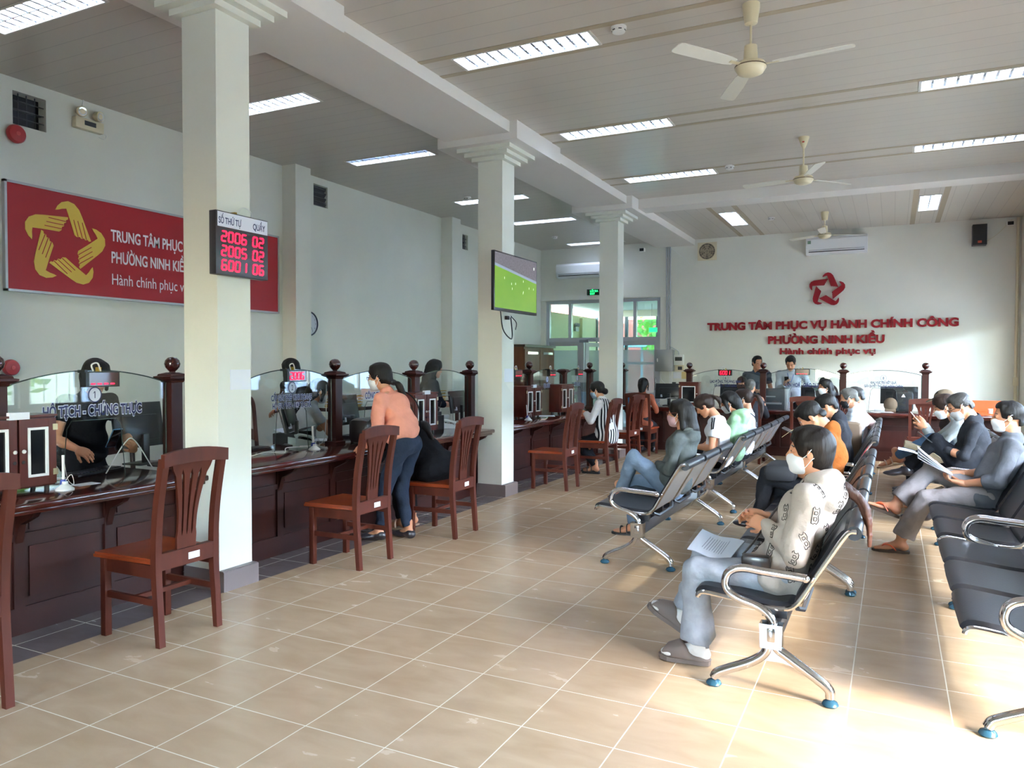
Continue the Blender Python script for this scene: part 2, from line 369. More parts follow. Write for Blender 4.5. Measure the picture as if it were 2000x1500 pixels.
# beams and columns -------------------------------------------------
COLY = [(-.42, -.1), (3.6, 3.885), (7.65, 7.95), (11.68, 11.97)]
bm_ = MB().box((-4.54, YF, 4.0), (-3.72, YB, ZC))
for y0, y1 in COLY: bm_.box((-4.63, y0-.27, 3.925), (-3.63, y1+.62, ZC-.001))
struct('beam_long', bm_, BEAM)
struct('beam_cross', MB().box((-3.73, 11.74, 3.97), (XR, 12.15, ZC)), BEAM)
for y0, y1 in COLY:
    c = MB().box((-4.255, y0, 0), (-3.945, y1, 3.8))
    for k in range(3): e = .055+.062*k; c.box((-4.255-e, y0-e, 3.795+.043*k), (-3.945+e, y1+e, 3.84+.043*k))
    struct('column', c, COLP)
    struct('column_baseboard', MB().box((-4.265, y0-.01, 0), (-3.893, y1+.01, .13)).box((-4.262, y0-.008, .13), (-3.9, y1+.008, .135)), SKIRT)
struct('baseboard_left', MB().box((XL, YF, 0), (XL+.015, YB, .13)), SKIRT)
struct('baseboard_back', MB().box((-4.4, YB-.015, 0), (XR, YB, .13)), SKIRT)
struct('baseboard_right', MB().box((XR-.015, 3.2, 0), (XR, YB, .13)), SKIRT)
struct('trim_1', MB().box((XL, YB-.03, 2.96), (-4.25, YB, 3.0)), WALL)
# right side windows with blinds pulled half down -------------------
BLIND = mat('blind_fabric', 'D9DCDC', .8)
n_, L_, b_ = nodes_of(BLIND); tl = n_.new('ShaderNodeBsdfTranslucent'); tl.inputs[0].default_value = srgb('DDE2E6'); mx = n_.new('ShaderNodeMixShader'); mx.inputs[0].default_value = .5
L_(b_.outputs[0], mx.inputs[1]); L_(tl.outputs[0], mx.inputs[2]); L_(mx.outputs[0], n_['Material Output'].inputs[0])
for i, (a, b, c, d) in enumerate(WINS):
    f = MB(); X0 = XR+.06
    f.box((X0, a, c), (X0+.06, a+.05, d)).box((X0, b-.05, c), (X0+.06, b, d)).box((X0+.002, a+.05, c), (X0+.058, b-.05, c+.05)).box((X0+.002, a+.05, d-.05), (X0+.058, b-.05, d)).box((X0, (a+b)/2-.03, c), (X0+.06, (a+b)/2+.03, d))
    o = struct('window_%d' % (i+1), f, mat('white_frame', 'E4E6E6', .4))
    MB().box((X0+.028, a+.05, c+.05), (X0+.032, b-.05, d-.05)).build('window_glass', CLEAR, o)
    g = MB()
    for k in range(8): y = a+.12+k*(b-a-.24)/7; g.cyl((X0+.09, y, c), (X0+.09, y, d), .007, n=6)
    g.build('window_bars', mat('white_frame'), o)
    MB().box((XR-.012, a-.04, 2.3), (XR-.009, b+.04, d+.1)).cyl((XR-.01, a-.04, 2.295), (XR-.01, b+.04, 2.295), .012, n=8).build('window_blind', BLIND, o)
struct('door_1', MB().box((XR+.05, 1.95, 0), (XR+.11, 2.0, 2.45)).box((XR+.05, 3.07, 0), (XR+.11, 3.12, 2.45)).box((XR+.05, 1.95, 2.4), (XR+.11, 3.12, 2.45)).box((XR+.05, 1.95, 1.93), (XR+.11, 3.12, 2.42)), mat('white_frame'))
for i, (a, b, c, d) in enumerate([(-2.6, -.6, .9, 2.6)]):  # unseen window, added behind the camera for frontal fill light
    f = MB(); y = YF-.1
    for x in (a, (a+b)/2, b): f.box((x-.03, y-.03, c), (x+.03, y+.03, d))
    for z in (c, d-.6, d): f.box((a, y-.03, z-.03), (b, y+.03, z+.03))
    o = struct('window_%d' % (i+8), f, ALU); MB().box((a, y-.003, c), (b, y+.003, d)).build('window_glass', CLEAR, o)
struct('roof_light_block', MB().box((XR+.2, -1, 4.05), (XR+2.2, 3.14, 4.15)).box((XR+.2, 3.15, 4.1), (XR+4.2, 17, 4.2)).box((XR+4.1, 3.15, 4.02), (XR+4.2, 17, 4.25)), BEAM)  # unseen roofs, added to cut off high sun and sky light
# door set in the back wall ----------------------------------------
GREYGL = glass_mat('grey_glass', (.72, .78, .78), .8); FROST = glass_mat('frosted_glass', (.9, .93, .95), .5, .25, .62, 'A9AFB6')
def leaf(name, x0, x1, z0, z1, fr=.09, loc=None, rz=0):
    w_ = x1-x0
    o = struct(name, MB().box((0, -.02, z0), (fr, .02, z1)).box((w_-fr, -.02, z0), (w_, .02, z1)).box((fr, -.02, z1-fr), (w_-fr, .02, z1)).box((fr, -.02, z0), (w_-fr, .02, z0+.12)).box((fr, -.02, .82), (w_-fr, .02, .9)), ALU)
    o.location = loc or (x0, YB+.1, 0); o.rotation_euler = (0, 0, rz)
    MB().box((fr, -.003, 1.83), (w_-fr, .003, z1-fr)).build('window_glass', GREYGL, o)
    MB().box((fr, -.003, .12), (w_-fr, .003, 1.83)).build('frosted_pane', FROST, o)
    MB().tube([(w_-.05, -.03, .95), (w_-.05, -.07, .97), (w_-.05, -.07, 1.2), (w_-.05, -.03, 1.22)], .011, 8).build('door_handle', CHROME, o)
    return o
f = MB(); yb = YB+.05
for x in (-7.13, -6.28, -5.44, -4.51): f.box((x, yb+.003, 0), (x+.06, yb+.097, 2.02))
f.box((-7.13, yb, 2.02), (-4.45, yb+.1, 2.11)).box((-7.13, yb, 2.88), (-4.45, yb+.1, 2.95)).box((-7.13, yb+.003, 2.11), (-7.05, yb+.097, 2.88)).box((-4.53, yb+.003, 2.11), (-4.45, yb+.097, 2.88))
for x in (-6.55, -5.8, -5.03): f.box((x-.035, yb+.003, 2.11), (x+.035, yb+.097, 2.88))
o = struct('door_frame', f, ALU); MB().box((-7.05, yb+.04, 2.1), (-4.53, yb+.046, 2.88)).build('window_glass', GREYGL, o)
leaf('door_2', -7.07, -6.28, .01, 2.02); leaf('door_3', -5.38, -4.51, .01, 2.02); leaf('door_4', 0, .75, .01, 2.0, loc=(-6.2, YB+.12, 0), rz=math.radians(55))
one('door_closer', MB().box((-6.3, yb-.05, 2.0), (-6.08, yb-.005, 2.06)).tube([(-6.15, yb-.04, 2.06), (-6.0, yb-.05, 2.08), (-5.92, yb+.01, 2.05)], .008, 6), mat('grey_plastic', '8C9099', .4), 'grey door closer on top of the glazed back door frame', 'door closer')
# porch behind the doors and the outdoors ---------------------------
YEL = mat('porch_paint', 'D8D6A8', .6)
YP = 19.6
struct('wall_porch_left', MB().box((-7.4, YB+.2, 0), (-7.2, YP, 2.75)).box((-7.2, 18.3, 0), (-7.12, 18.34, 2.7)), YEL)
struct('wall_porch_right', MB().box((-3.4, YB+.2, 0), (-3.2, YP, 2.95)), YEL)
struct('ceiling_porch', MB().box((-7.4, YB+.2, 2.95), (-3.2, YP+.1, 3.05)).box((-7.4, YP-.1, 2.78), (-3.2, YP, 2.95)), BEAM)
f = MB()
for x in (-7.2, -6.35, -5.5, -4.6, -3.7): f.box((x-.04, YP-.08, 0), (x+.04, YP, 2.8))
for z in (.05, 1.55, 2.15): f.box((-7.2, YP-.07, z-.03), (-3.4, YP-.01, z+.03))
o = struct('window_10', f, mat('grey_steel', '6E767C', .4)); MB().box((-7.2, YP-.042, .1), (-3.4, YP-.038, 2.7)).build('window_glass', glass_mat('tinted_glass', (.42, .52, .5), .8), o)
struct('ground', MB().box((-30, YB+.35, -.15), (30, 50, -.05)).box((XR+.25, -30, -.15), (40, 50, -.05)).box((-30, -40, -.15), (40, YF-.35, -.05)), mat('concrete_yard', 'A9A7A2', .8, noise=.08, nscale=.6))
struct('wall_yard_and_light_block', MB().box((10.5, 8, -.05), (10.7, 13, 3)).box((5.2, -12, -.05), (5.35, 3.3, 1.95)), mat('outside_wall_yellow', 'E3E3BE', .7))  # the low near wall is unseen, added to cut sky glare through the door
struct('roof_light_block_back', MB().box((-8, YP+.1, 2.95), (-2.5, YP+2.2, 3.05)), BEAM)  # unseen roof, added to darken the porch and the view outside
struct('wall_neighbour', MB().box((-16, 34, -.05), (-8.6, 34.3, 9)), mat('brick_red', 'A8584C', .8, noise=.15, nscale=3))
struct('wall_horizon_block', MB().box((15, -16, -.05), (15.3, 40, 5.2)), mat('horizon_block_grey', 'C4C9CE', .8, noise=.1, nscale=.4))  # unseen wall, added to block bright horizon sky from the windows
LEAF = mat('leaf_green', '5C8A34', .55, noise=.35, nscale=3); BARK = mat('bark', '6B5A48', .8, noise=.2)
n_, L_, b_ = nodes_of(LEAF); tl = n_.new('ShaderNodeBsdfTranslucent'); tl.inputs[0].default_value = srgb('86B83C'); mx = n_.new('ShaderNodeMixShader'); mx.inputs[0].default_value = .35
L_(b_.outputs[0], mx.inputs[1]); L_(tl.outputs[0], mx.inputs[2]); L_(mx.outputs[0], n_['Material Output'].inputs[0])
def tree(x, y, h, r, n, label, lean=0):
    t = thing('tree', label, 'tree', (x, y, -.05), group='trees outside the hall'); rd = random.Random(int(x*31+y*7)); m = MB()
    m.tube(spline([(0, 0, 0), (lean*.3, .05, h*.4), (lean, 0, h*.75)], 4), [.16-.008*i for i in range(9)], 8)
    for k in range(5): a = k*1.26; m.tube([(lean*.6, 0, h*.5), (lean*.6+r*.6*math.cos(a), r*.6*math.sin(a), h*.85)], [.06, .02], 6)
    m.build('trunk', BARK, t); m = MB()
    for k in range(n):
        p = Vector((rd.gauss(0, 1), rd.gauss(0, 1), rd.gauss(0, .8))).normalized()*r*rd.random()**.4; p.z = p.z*.8+h*.85; p.x += lean
        a = Vector((rd.gauss(0, 1), rd.gauss(0, 1), rd.gauss(0, .6))).normalized()*rd.uniform(.12, .24); b = a.orthogonal().normalized()*a.length*.42
        m.add([p-a, p-b, p+a, p+b], [(0, 1, 2, 3)], 0, False)
    m.build('foliage', LEAF, t); return t
tree(-5.2, 25.5, 4.2, 2.1, 1500, 'leafy tree outside the back doors, seen through the right-hand pane', .5)
tree(-7.2, 29, 3.4, 1.8, 900, 'smaller tree outside the back doors beyond the porch window')
for (x, y) in ((8.5, 3.2), (9, 9.5)): tree(x, y, 2.0, 1.7, 800, 'bushy green tree in the yard, mirrored in the counter glass')
one('flag', MB().sheet([[(-4.75+.5*u, 22.5+.06*math.sin(u*7+v), 2.0-.6*v-.15*u) for u in np.linspace(0, 1, 8)] for v in np.linspace(0, 1, 5)], .004).cyl((-4.78, 22.5, -.05), (-4.78, 22.5, 2.3), .02), mat('flag_red', 'D8263A', .7), 'small red flag outside the back doors', 'flag')
one('yard_awning', MB().box((-12, 32, 2.3), (-9.4, 33.5, 2.4)).cyl((-11, 33, -.05), (-11, 33, 2.3), .05).cyl((-10, 33, -.05), (-10, 33, 2.3), .05), mat('awning_blue', '6F9AA8', .6), 'pale blue awning on posts outside behind the tree', 'awning')
# ================================================================== CEILING THINGS
TUBE = mat('fluorescent_tube', 'FFFFFF', .4, emit='DDE8FF', es=LAMP)
LOUV = mat('louvre_aluminium', 'DFE6EE', .22, metal=.75); TRAY = mat('light_tray', 'E9F0F8', .35)
def light_fixture(ax, a0, a1, c0, c1, label, group, lit=(1, 1)):
    """recessed louvre light; a along the tubes, c across"""
    P = (lambda a, c, z: (a, c, z)) if ax == 'x' else (lambda a, c, z: (c, a, z))
    if ax == 'y': a0, a1, c0, c1 = c0, c1, a0, a1
    cx = ((a0+a1)/2, (c0+c1)/2)
    t = thing('ceiling_light', label, 'ceiling light', P(cx[0], cx[1], ZC), 0, group)
    hl, hw = (a1-a0)/2, (c1-c0)/2
    B = lambda m, A, Bq: m.box(P(*A), P(*Bq))
    f = MB()
    for s in (-1, 1): B(f, (-hl-.012, s*hw-.012*(s < 0)-.003*(s > 0), -.008), (hl+.012, s*hw+.012*(s > 0)+.003*(s < 0), .004)); B(f, (s*hl-.012, -hw, -.008), (s*hl+.012, hw, .004))
    f.build('frame', mat('light_frame', 'D9D6CE', .4), t)
    m = MB(); B(m, (-hl, -hw, .088), (hl, hw, .095))
    for s in (-1, 1): B(m, (-hl, s*hw-.004, 0), (hl, s*hw+.004, .09)); B(m, (s*hl-.004, -hw, 0), (s*hl+.004, hw, .09))
    m.build('tray', TRAY, t)
    for s in (-1, 1):
        if lit[(s+1)//2]: MB().cyl(P(-hl+.03, s*hw*.5, .062), P(hl-.03, s*hw*.5, .062), .013, n=8).build('tube', TUBE, t)
        else: MB().cyl(P(-hl+.03, s*hw*.5, .062), P(hl-.03, s*hw*.5, .062), .013, n=8).build('tube', TRAY, t)
    m = MB(); N = 11
    for i in range(1, N+1):
        a = -hl+2*hl*i/(N+1); m.prism([Vector(P(a-.012, -hw+.005, .012)), Vector(P(a+.012, -hw+.005, .012)), Vector(P(a, -hw+.005, .05))], Vector(P(0, 2*hw-.01, 0)))
    B(m, (-hl, -.006, .004), (hl, .006, .05))
    m.build('louvre', LOUV, t); return t
rows = ['nearest row', 'second row', 'third row']
for i, l in enumerate(LIGHTS): light_fixture(*l, 'louvre light in the hall ceiling, %s, %s' % (rows[i//2]+' from the camera', ('beside the beam', 'away from the beam')[i % 2]), 'louvre lights in the hall ceiling')
for i, l in enumerate(LIGHTS_A): light_fixture(*l, 'louvre light over the staff aisle, number %s counted from the camera' % ['one', 'two', 'three', 'four', 'five', 'six'][i], 'louvre lights over the staff aisle', (0, 1) if i == 2 else (1, 1))
for i, l in enumerate(LIGHTS_B): light_fixture(*l, 'short-side-on louvre light beyond the cross beam, %s' % ('beside the long beam', 'in front of the loudspeaker')[i], 'louvre lights beyond the cross beam')
def fan(x, y, hub, ang, label, cone=False, mark=False):
    t = thing('ceiling_fan', label, 'ceiling fan', (x, y, ZC), 0, 'ceiling fans in the hall')
    CF = mat('fan_cream', 'D6CBAA', .35); FB = mat('fan_blade', 'E2DFD2', .35)
    d = hub-ZC
    (MB().lathe([(.018, -.15), (.045, -.14), (.062, -.03), (.062, 0)]) if not cone else MB().lathe([(.014, -.13), (.03, -.1), (.06, -.01), (.06, 0)])).build('canopy', CF, t)
    MB().cyl((0, 0, -.1), (0, 0, d+.1), .009, n=10).build('down_rod', CF, t)
    o = MB().lathe([(.012, d+.17), (.045, d+.16), (.05, d+.09), (.05, d+.05), (.1, d+.035), (.112, d+.012), (.112, d), (.09, d-.035), (.05, d-.052), (.0, d-.055)]).build('motor', CF, t)
    MB().lathe([(.1135, d+.004), (.1135, d+.012)]).build('motor_band', mat('fan_band', '5E4E36', .4), o)
    if mark: MB().box((-.012, -.058, -.075), (.012, -.05, -.06)).build('badge', mat('badge_red', 'B03A32', .4), o)
    for k in range(3):
        a = ang+k*2*PI/3; M = Matrix.Rotation(a, 4, 'Z') @ Matrix.Translation((0, 0, d+.015)) @ Matrix.Rotation(math.radians(10), 4, 'X')
        rowsb = [[(r_, -w_, 0), (r_, w_*.9, 0)] for r_, w_ in [(.16, .035), (.22, .05), (.4, .06), (.66, .062), (.69, .055), (.7, .03)]]
        b = MB().sheet(rowsb, .006, M=M).build('blade', FB, t)
        MB().box((.08, -.014, -.006), (.2, .014, -.001), M=M).build('blade_bracket', CF, b)
    return t
fan(-.954, 5.79, 3.66, math.radians(115), 'large cream ceiling fan hanging nearest the camera')
fan(-.946, 9.39, 3.63, math.radians(50), 'cream ceiling fan in front of the cross beam', True, True)
fan(-1.068, 14.09, 3.72, math.radians(30), 'cream ceiling fan beyond the cross beam, before the wall air conditioner')
for i, (x, y) in enumerate([(-1.936, 5.72), (-1.952, 10.31), (-1.954, 14.2), (-5.99, 10.42), (-6.2, 14.38)]):
    t = thing('smoke_detector', 'white smoke detector on the %s' % ['hall ceiling beside the nearest louvre light', 'hall ceiling beside the third row of lights', 'plank ceiling beyond the cross beam', 'aisle ceiling beside the fourth light', 'aisle ceiling near the far left corner'][i], 'smoke detector', (x, y, ZC), 0, 'smoke detectors')
    MB().lathe([(.03, -.05), (.05, -.042), (.052, -.02), (.06, -.018), (.06, 0)]).build('body', WHITE, t)
    m = MB()
    for k in range(6): m.box((.049, -.012, -.034), (.0535, .012, -.027), M=Matrix.Rotation(k*PI/3, 4, 'Z'))
    m.build('slots', BLACK, t)
# ================================================================== WALL THINGS, LEFT
XW = XL
# red sign
SRED = mat('sign_red', 'A01E26', .4, spec=.35); SGOLD = mat('sign_gold', 'D9B545', .35); SWHITE = mat('sign_white', 'EEEAF0', .4)
t = thing('wall_sign', 'long red sign with gold hands and white writing on the left wall', 'sign', (XW+.02, 4.15, 2.16))
MB().box((.0, .02, .02), (.02, 3.43, .99)).build('panel', SRED, t)
MB().box((-.015, 0, 0), (.028, 3.45, .022)).box((-.015, 0, .988), (.028, 3.45, 1.01)).box((-.015, 0, 0), (.028, .022, 1.01)).box((-.015, 3.428, 0), (.028, 3.45, 1.01)).build('frame', mat('sign_frame', 'B7B4B4', .35, metal=.4), t)
def hand_emblem(M, R, matm, parent, depth, fold=None, name='emblem'):
    """five cupped hands turning round an open star"""
    for k in range(5):
        a = math.radians(90-72*k); rot = Matrix.Rotation(a-math.radians(90), 4, 'Z')
        # one hand at the top: knuckles arch at the outside, fingers hanging down to the right, thumb to the left
        out = [(-.25, .75), (-.2, .85), (-.1, .95), (.05, 1.0), (.2, .96), (.32, .84), (.39, .69), (.61, .15), (.56, .135), (.52, .175), (.47, .155), (.43, .195), (.37, .175), (.33, .215), (.26, .2), (.2, .24), (.12, .5), (.01, .82), (-.09, .80), (-.18, .765)]
        pl = [Vector((x*R, y*R, 0)) for x, y in out]
        m = MB().prism(pl, (0, 0, depth), 0, M @ rot)
        h = m.build(name+'_hand', matm, parent)
        g = MB()
        for (x0, y0, x1, y1) in [(.39, .56, .49, .17), (.28, .58, .39, .19), (.18, .59, .285, .21)]:
            d = Vector((x1-x0, y1-y0, 0)).normalized(); q = Vector((-d.y, d.x, 0))*.009*R
            p0, p1 = Vector((x0*R, y0*R, depth)), Vector((x1*R, y1*R, depth))
            g.prism([p0-q, p1-q, p1+q, p0+q], (0, 0, .0015), 0, M @ rot)
        g.build(name+'_finger_lines', fold or SRED, h)
def wall_text(txt, M, size, mt, parent, depth=.004, bold=.0, sx=1, align='LEFT', name='lettering', spacing=1):
    vs, fs = text_mesh(txt, size, depth, bold, align, spacing, sx=sx)
    return MB().add(vs, fs, 0, False, M).build(name, mt, parent, smooth=False)
hand_emblem(basis((.021, .575, .50), (0, 1, 0), (0, 0, 1)), .42, SGOLD, t, .004)
for txt, z, s, bo, sx in (('TRUNG TÂM PHỤC VỤ HÀNH CHÍNH CÔNG', .605, .118, .018, .62), ('PHƯỜNG NINH KIỀU', .38, .118, .018, .62), ('Hành chính phục vụ', .155, .118, -.002, .72)):
    wall_text(txt, basis((.022, 1.05, z), (0, 1, 0), (0, 0, 1)), s, SWHITE, t, .003, bo, sx)
# vents
for i, (y0, y1, z0, z1) in enumerate(VENTS):
    t = thing('wall_vent', ['dark barred vent beside the emergency lamp', 'dark louvred vent above the wall clock', 'small dark vent beyond the far pilaster'][i], 'vent', (XW, (y0+y1)/2, z0), 0, 'wall vents under the ceiling')
    w_, h_ = y1-y0, z1-z0
    MB().box((-.14, -w_/2, 0), (-.12, w_/2, h_)).build('back', mat('vent_dark', '23262E', .5), t)
    m = MB()
    if i == 1:
        for k in range(5): m.box((-.09, -w_/2, k*h_/5+.01), (-.03, w_/2, k*h_/5+.022), M=Matrix.Translation((0, 0, 0)))
        for k in range(4): m.prism([(-.08, -w_/2, k*h_/4), (-.03, -w_/2, k*h_/4+.06), (-.025, -w_/2, k*h_/4+.055), (-.075, -w_/2, k*h_/4-.005)], (0, w_, 0))
    else:
        for k in range(1, 4): m.cyl((-.04, -w_/2, k*h_/4), (-.04, w_/2, k*h_/4), .006, n=6).cyl((-.05, -w_/2+k*w_/4, 0), (-.05, -w_/2+k*w_/4, h_), .006, n=6)
        m.box((-.1, -w_/2, h_*.5), (-.06, w_/2, h_*.53))
    m.build('bars', mat('vent_bars', '4A4C52', .4), t)
# fire bells
BRED = mat('bell_red', 'A3262A', .35)
for i, (y, z, r) in enumerate([(4.265, 3.6, .085), (4.19, 1.46, .075)]):
    t = thing('fire_bell', ['round red fire bell below the barred vent', 'round red fire bell low behind the first counter post'][i], 'bell', (XW, y, z), 0, 'red fire bells')
    MB().lathe([(r*.5, 0), (r*.5, .025), (r, .03), (r, .05), (r*.85, .07), (0, .078)], axis=(1, 0, 0)).build('gong', BRED, t)
    MB().lathe([(.018, .072), (.018, .082), (0, .084)], axis=(1, 0, 0), n=12).build('cap', mat('bell_cap', 'C24A46', .4), t)
# emergency lamp
t = thing('emergency_light', 'cream twin-head emergency lamp on the left wall under the ceiling', 'emergency light', (XW, 4.97, 3.82))
MB().box((0, -.15, 0), (.07, .15, .11), bev=.01).build('housing', CREAM, t)
MB().box((.07, -.06, .04), (.073, .06, .085)).build('label_plate', DARK, t)
for s in (-1, 1):
    h = MB().lathe([(.028, -.03), (.048, .0), (.05, .04), (.044, .046)], (.05, s*.085, .165), axis=(1, s*.25, -.15)).cyl((.04, s*.085, .11), (.04, s*.085, .14), .012, n=8).build('lamp_head', CREAM, t)
    MB().lathe([(.04, .0), (.04, .004), (.01, -.002)], (.093, s*.095, .158), axis=(1, s*.25, -.15), n=16).build('lens', mat('lamp_lens', 'E8EAEA', .15, metal=.5), h)
MB().tube(spline([(.03, .15, .03), (.04, .19, .0), (.04, .17, -.04), (.03, .12, -.03)]), .004, 6).tube([(.01, -.05, .2), (.01, -.03, .3)], .006, 6).build('cable', WHITE, t)
# clock
t = thing('wall_clock', 'round wall clock with dark blue rim beside the near pilaster', 'clock', (XW, 8.19, 2.06))
MB().lathe([(.15, 0), (.172, .01), (.172, .035), (.16, .05), (.15, .05), (.148, .03), (0, .03)], axis=(1, 0, 0), n=40).build('rim', mat('clock_rim', '14183A', .3, coat=.4), t)
MB().lathe([(.148, 0), (.148, .006), (0, .006)], (.028, 0, 0), axis=(1, 0, 0), n=40).build('dial', mat('clock_dial', 'D4D6DE', .5), t)
m = MB()
for k in range(12):
    a = k*PI/6; vs, fs = text_mesh(str(k or 12), .022, 0, .01)
    m.add(vs, fs, 0, False, basis((.0355, .12*math.sin(a), .12*math.cos(a)-.011), (0, 1, 0), (0, 0, 1)))
m.build('numerals', mat('clock_ink', '2C3040', .5), t)
for ln, wd, a, nm in ((.075, .006, math.radians(217), 'hour_hand'), (.115, .003, math.radians(150), 'minute_hand')):
    MB().prism([(.038, -wd, -.02), (.038, wd, -.02), (.038, wd*.5, ln), (.038, -wd*.5, ln)], (.002, 0, 0), M=Matrix.Rotation(-a, 4, 'X')).build(nm, mat('clock_ink'), t)
# ================================================================== ON THE COLUMNS
LED = mat('led_red', '5A0010', .4, emit='FF0A28', es=3); LEDOFF = mat('led_panel', '2B282E', .3)
t = thing('queue_display', 'black queue number display with red figures hung on the nearest column', 'queue display', (-3.84, 3.72, 2.07))
MB().box((-.06, -.225, 0), (.0, .225, .405), bev=.004).build('case', mat('display_case', '2F2C32', .35), t)
hd = MB().box((0, -.212, .305), (.003, .218, .398)).build('header', mat('header_white', 'DFE1EE', .5), t)
INK = mat('navy_ink', '1E2A5C', .5)
for s_, y_ in (('SỐ THỨ TỰ', -.205), ('QUẦY', .085)): wall_text(s_, basis((.0035, y_, .325), (0, 1, 0), (0, 0, 1)), .042, INK, hd, .001, .012, .62 if y_ < 0 else .66)
for r_, (a_, b_) in enumerate((('2006', '02'), ('2005', '02'), ('6001', '06'))):
    m = MB(); z_ = .215-.092*r_
    digits(m, a_, basis((.0005, -.18, z_), (0, 1, 0), (0, 0, 1)), .036, .062, .02, .0105); digits(m, b_, basis((.0005, .085, z_), (0, 1, 0), (0, 0, 1)), .036, .062, .02, .0105)
    m.build('figures', LED, t)
MB().box((-.105, -.01, .33), (-.06, .01, .43)).box((-.105, -.012, .2), (-.06, .012, .3)).build('bracket', mat('brass', 'A98A3A', .35, metal=.8), t)
MB().tube(spline([(-.05, 0, .42), (-.05, .05, .47), (-.05, .12, .45), (-.08, .14, .4)]), .003, 6).build('cable', WHITE, t)
PAPER = mat('paper_white', 'E4E6EC', .7)
for i, (y0, y1, z0, z1) in enumerate([(3.7, 3.88, 1.325, 1.46), (7.71, 7.92, 1.3, 1.452)]):
    one('notice_paper', MB().box((-3.945, y0, z0), (-3.942, y1, z1)), PAPER, ['white notice sheet on the nearest column', 'white notice sheet on the column below the television'][i], 'notice', 'notice sheets on the columns')
one('torn_paper', MB().prism([(-3.945, 7.82, 1.22), (-3.945, 7.93, 1.15), (-3.945, 7.95, 1.25), (-3.945, 7.93, 1.285), (-3.945, 7.75, 1.285)], (.0015, 0, 0)), mat('torn_paper', 'E9E8DC', .8), 'torn paper remnant on the column below the notice', 'paper scrap')
# television
t = thing('television', 'flat television showing a football pitch, bracketed to the second column', 'television', (-3.6, 7.32, 2.05))
MB().box((-.035, -.515, 0), (0, .515, .605), bev=.004).box((-.07, -.3, .1), (-.03, .3, .45)).build('bezel', mat('tv_black', '17181C', .3), t)
TVM = mat('tv_picture', '101010', .25); n, L, b = nodes_of(TVM)
tc = n.new('ShaderNodeTexCoord'); s = n.new('ShaderNodeSeparateXYZ'); L(tc.outputs['Object'], s.inputs[0])
nz = n.new('ShaderNodeTexNoise'); nz.inputs['Scale'].default_value = 45; nz.inputs['Detail'].default_value = 5; L(tc.outputs['Object'], nz.inputs[0])
n2 = n.new('ShaderNodeTexNoise'); n2.inputs['Scale'].default_value = 4; L(tc.outputs['Object'], n2.inputs[0])
crowd = mixc(n, L, nz.outputs[0], srgb('3C3C48'), srgb('8C8890')); grass = mixc(n, L, n2.outputs[0], srgb('5E9A2C'), srgb('86B23E'))
edge = mathn(n, L, 'ADD', mathn(n, L, 'MULTIPLY', s.outputs[1], -.1), .405)
fac = mathn(n, L, 'GREATER_THAN', s.outputs[2], edge); rail = mathn(n, L, 'LESS_THAN', mathn(n, L, 'ABSOLUTE', mathn(n, L, 'SUBTRACT', s.outputs[2], mathn(n, L, 'ADD', edge, .012))), .014)
pic = mixc(n, L, rail, mixc(n, L, fac, grass, crowd), srgb('8FA0B4')); L(pic, b.inputs['Emission Color']); b.inputs['Emission Strength'].default_value = .5; b.inputs['Base Color'].default_value = (.01, .01, .01, 1)
MB().box((0, -.5, .03), (.002, .5, .592)).build('screen', TVM, t)
m = MB(); rd = random.Random(3)
for k in range(9): y_, z_ = rd.uniform(-.3, .42), rd.uniform(.2, .36); m.box((.002, y_, z_), (.0025, y_+.006, z_+.022))
m.box((.002, .42, .5), (.0025, .44, .53)).build('screen_players', mat('tv_white', 'C8CCC0', .5, emit='C8D0C0', es=.6), t)
MB().box((-.34, .4, .18), (-.3, .55, .42)).box((-.3, .44, .27), (-.07, .48, .31)).build('bracket', DARK, t)
MB().tube(spline([(-.05, -.28, .02), (-.06, -.2, -.18), (-.1, .05, -.27), (-.2, .3, -.22), (-.25, .36, -.02)]), .007, 6).tube(spline([(-.28, .42, .0), (-.2, .4, -.08), (-.2, .38, -.16)]), .005, 6).box((-.335, .38, -.04), (-.3, .43, .0)).build('cable', BLACK, t)
# ================================================================== WALL THINGS, BACK
Y_ = YB
def aircon(x0, x1, z0, z1, label, full=True):
    t = thing('air_conditioner', label, 'air conditioner', ((x0+x1)/2, Y_, z0), 0, 'wall air conditioners'); w_ = (x1-x0)/2; h_ = z1-z0
    prof = [(0, h_), (-.19, h_-.01), (-.22, h_-.06), (-.22, .1), (-.19, .035), (-.15, 0), (0, 0)]
    MB().prism([(-w_, y, z) for y, z in prof], (2*w_, 0, 0)).build('housing', mat('ac_white', 'E6E8EA', .35), t)
    MB().box((-w_+.05, -.2, .04), (w_-.05, -.19, .062)).box((-w_+.05, -.212, .075), (w_-.05, -.205, .085)).build('outlet', DARK, t)
    MB().box((-w_+.04, -.222, .062), (w_-.04, -.2, .074)).build('flap', mat('ac_white'), t)
    if full: MB().box((-w_+.03, -.223, .2), (-w_+.09, -.2205, .26)).build('energy_label', mat('label_green', '5E8270', .5), t)
    return t
aircon(-6.78, -5.72, 3.44, 3.76, 'white air conditioner high above the glazed back doors', False)
aircon(-1.53, -.45, 3.64, 3.98, 'white air conditioner above the red star emblem')
EX = mat('exit_green', '04240E', .4); EXG = mat('exit_glow', '08A040', .4, emit='20FF70', es=2.5)
t = thing('exit_sign', 'lit green exit sign above the glazed back doors', 'exit sign', (-5.93, Y_-.02, 3.04))
MB().box((-.19, -.03, -.01), (.19, .02, .15)).build('case', WHITE, t); MB().box((-.175, -.032, .003), (.175, -.03, .137)).build('face', EX, t)
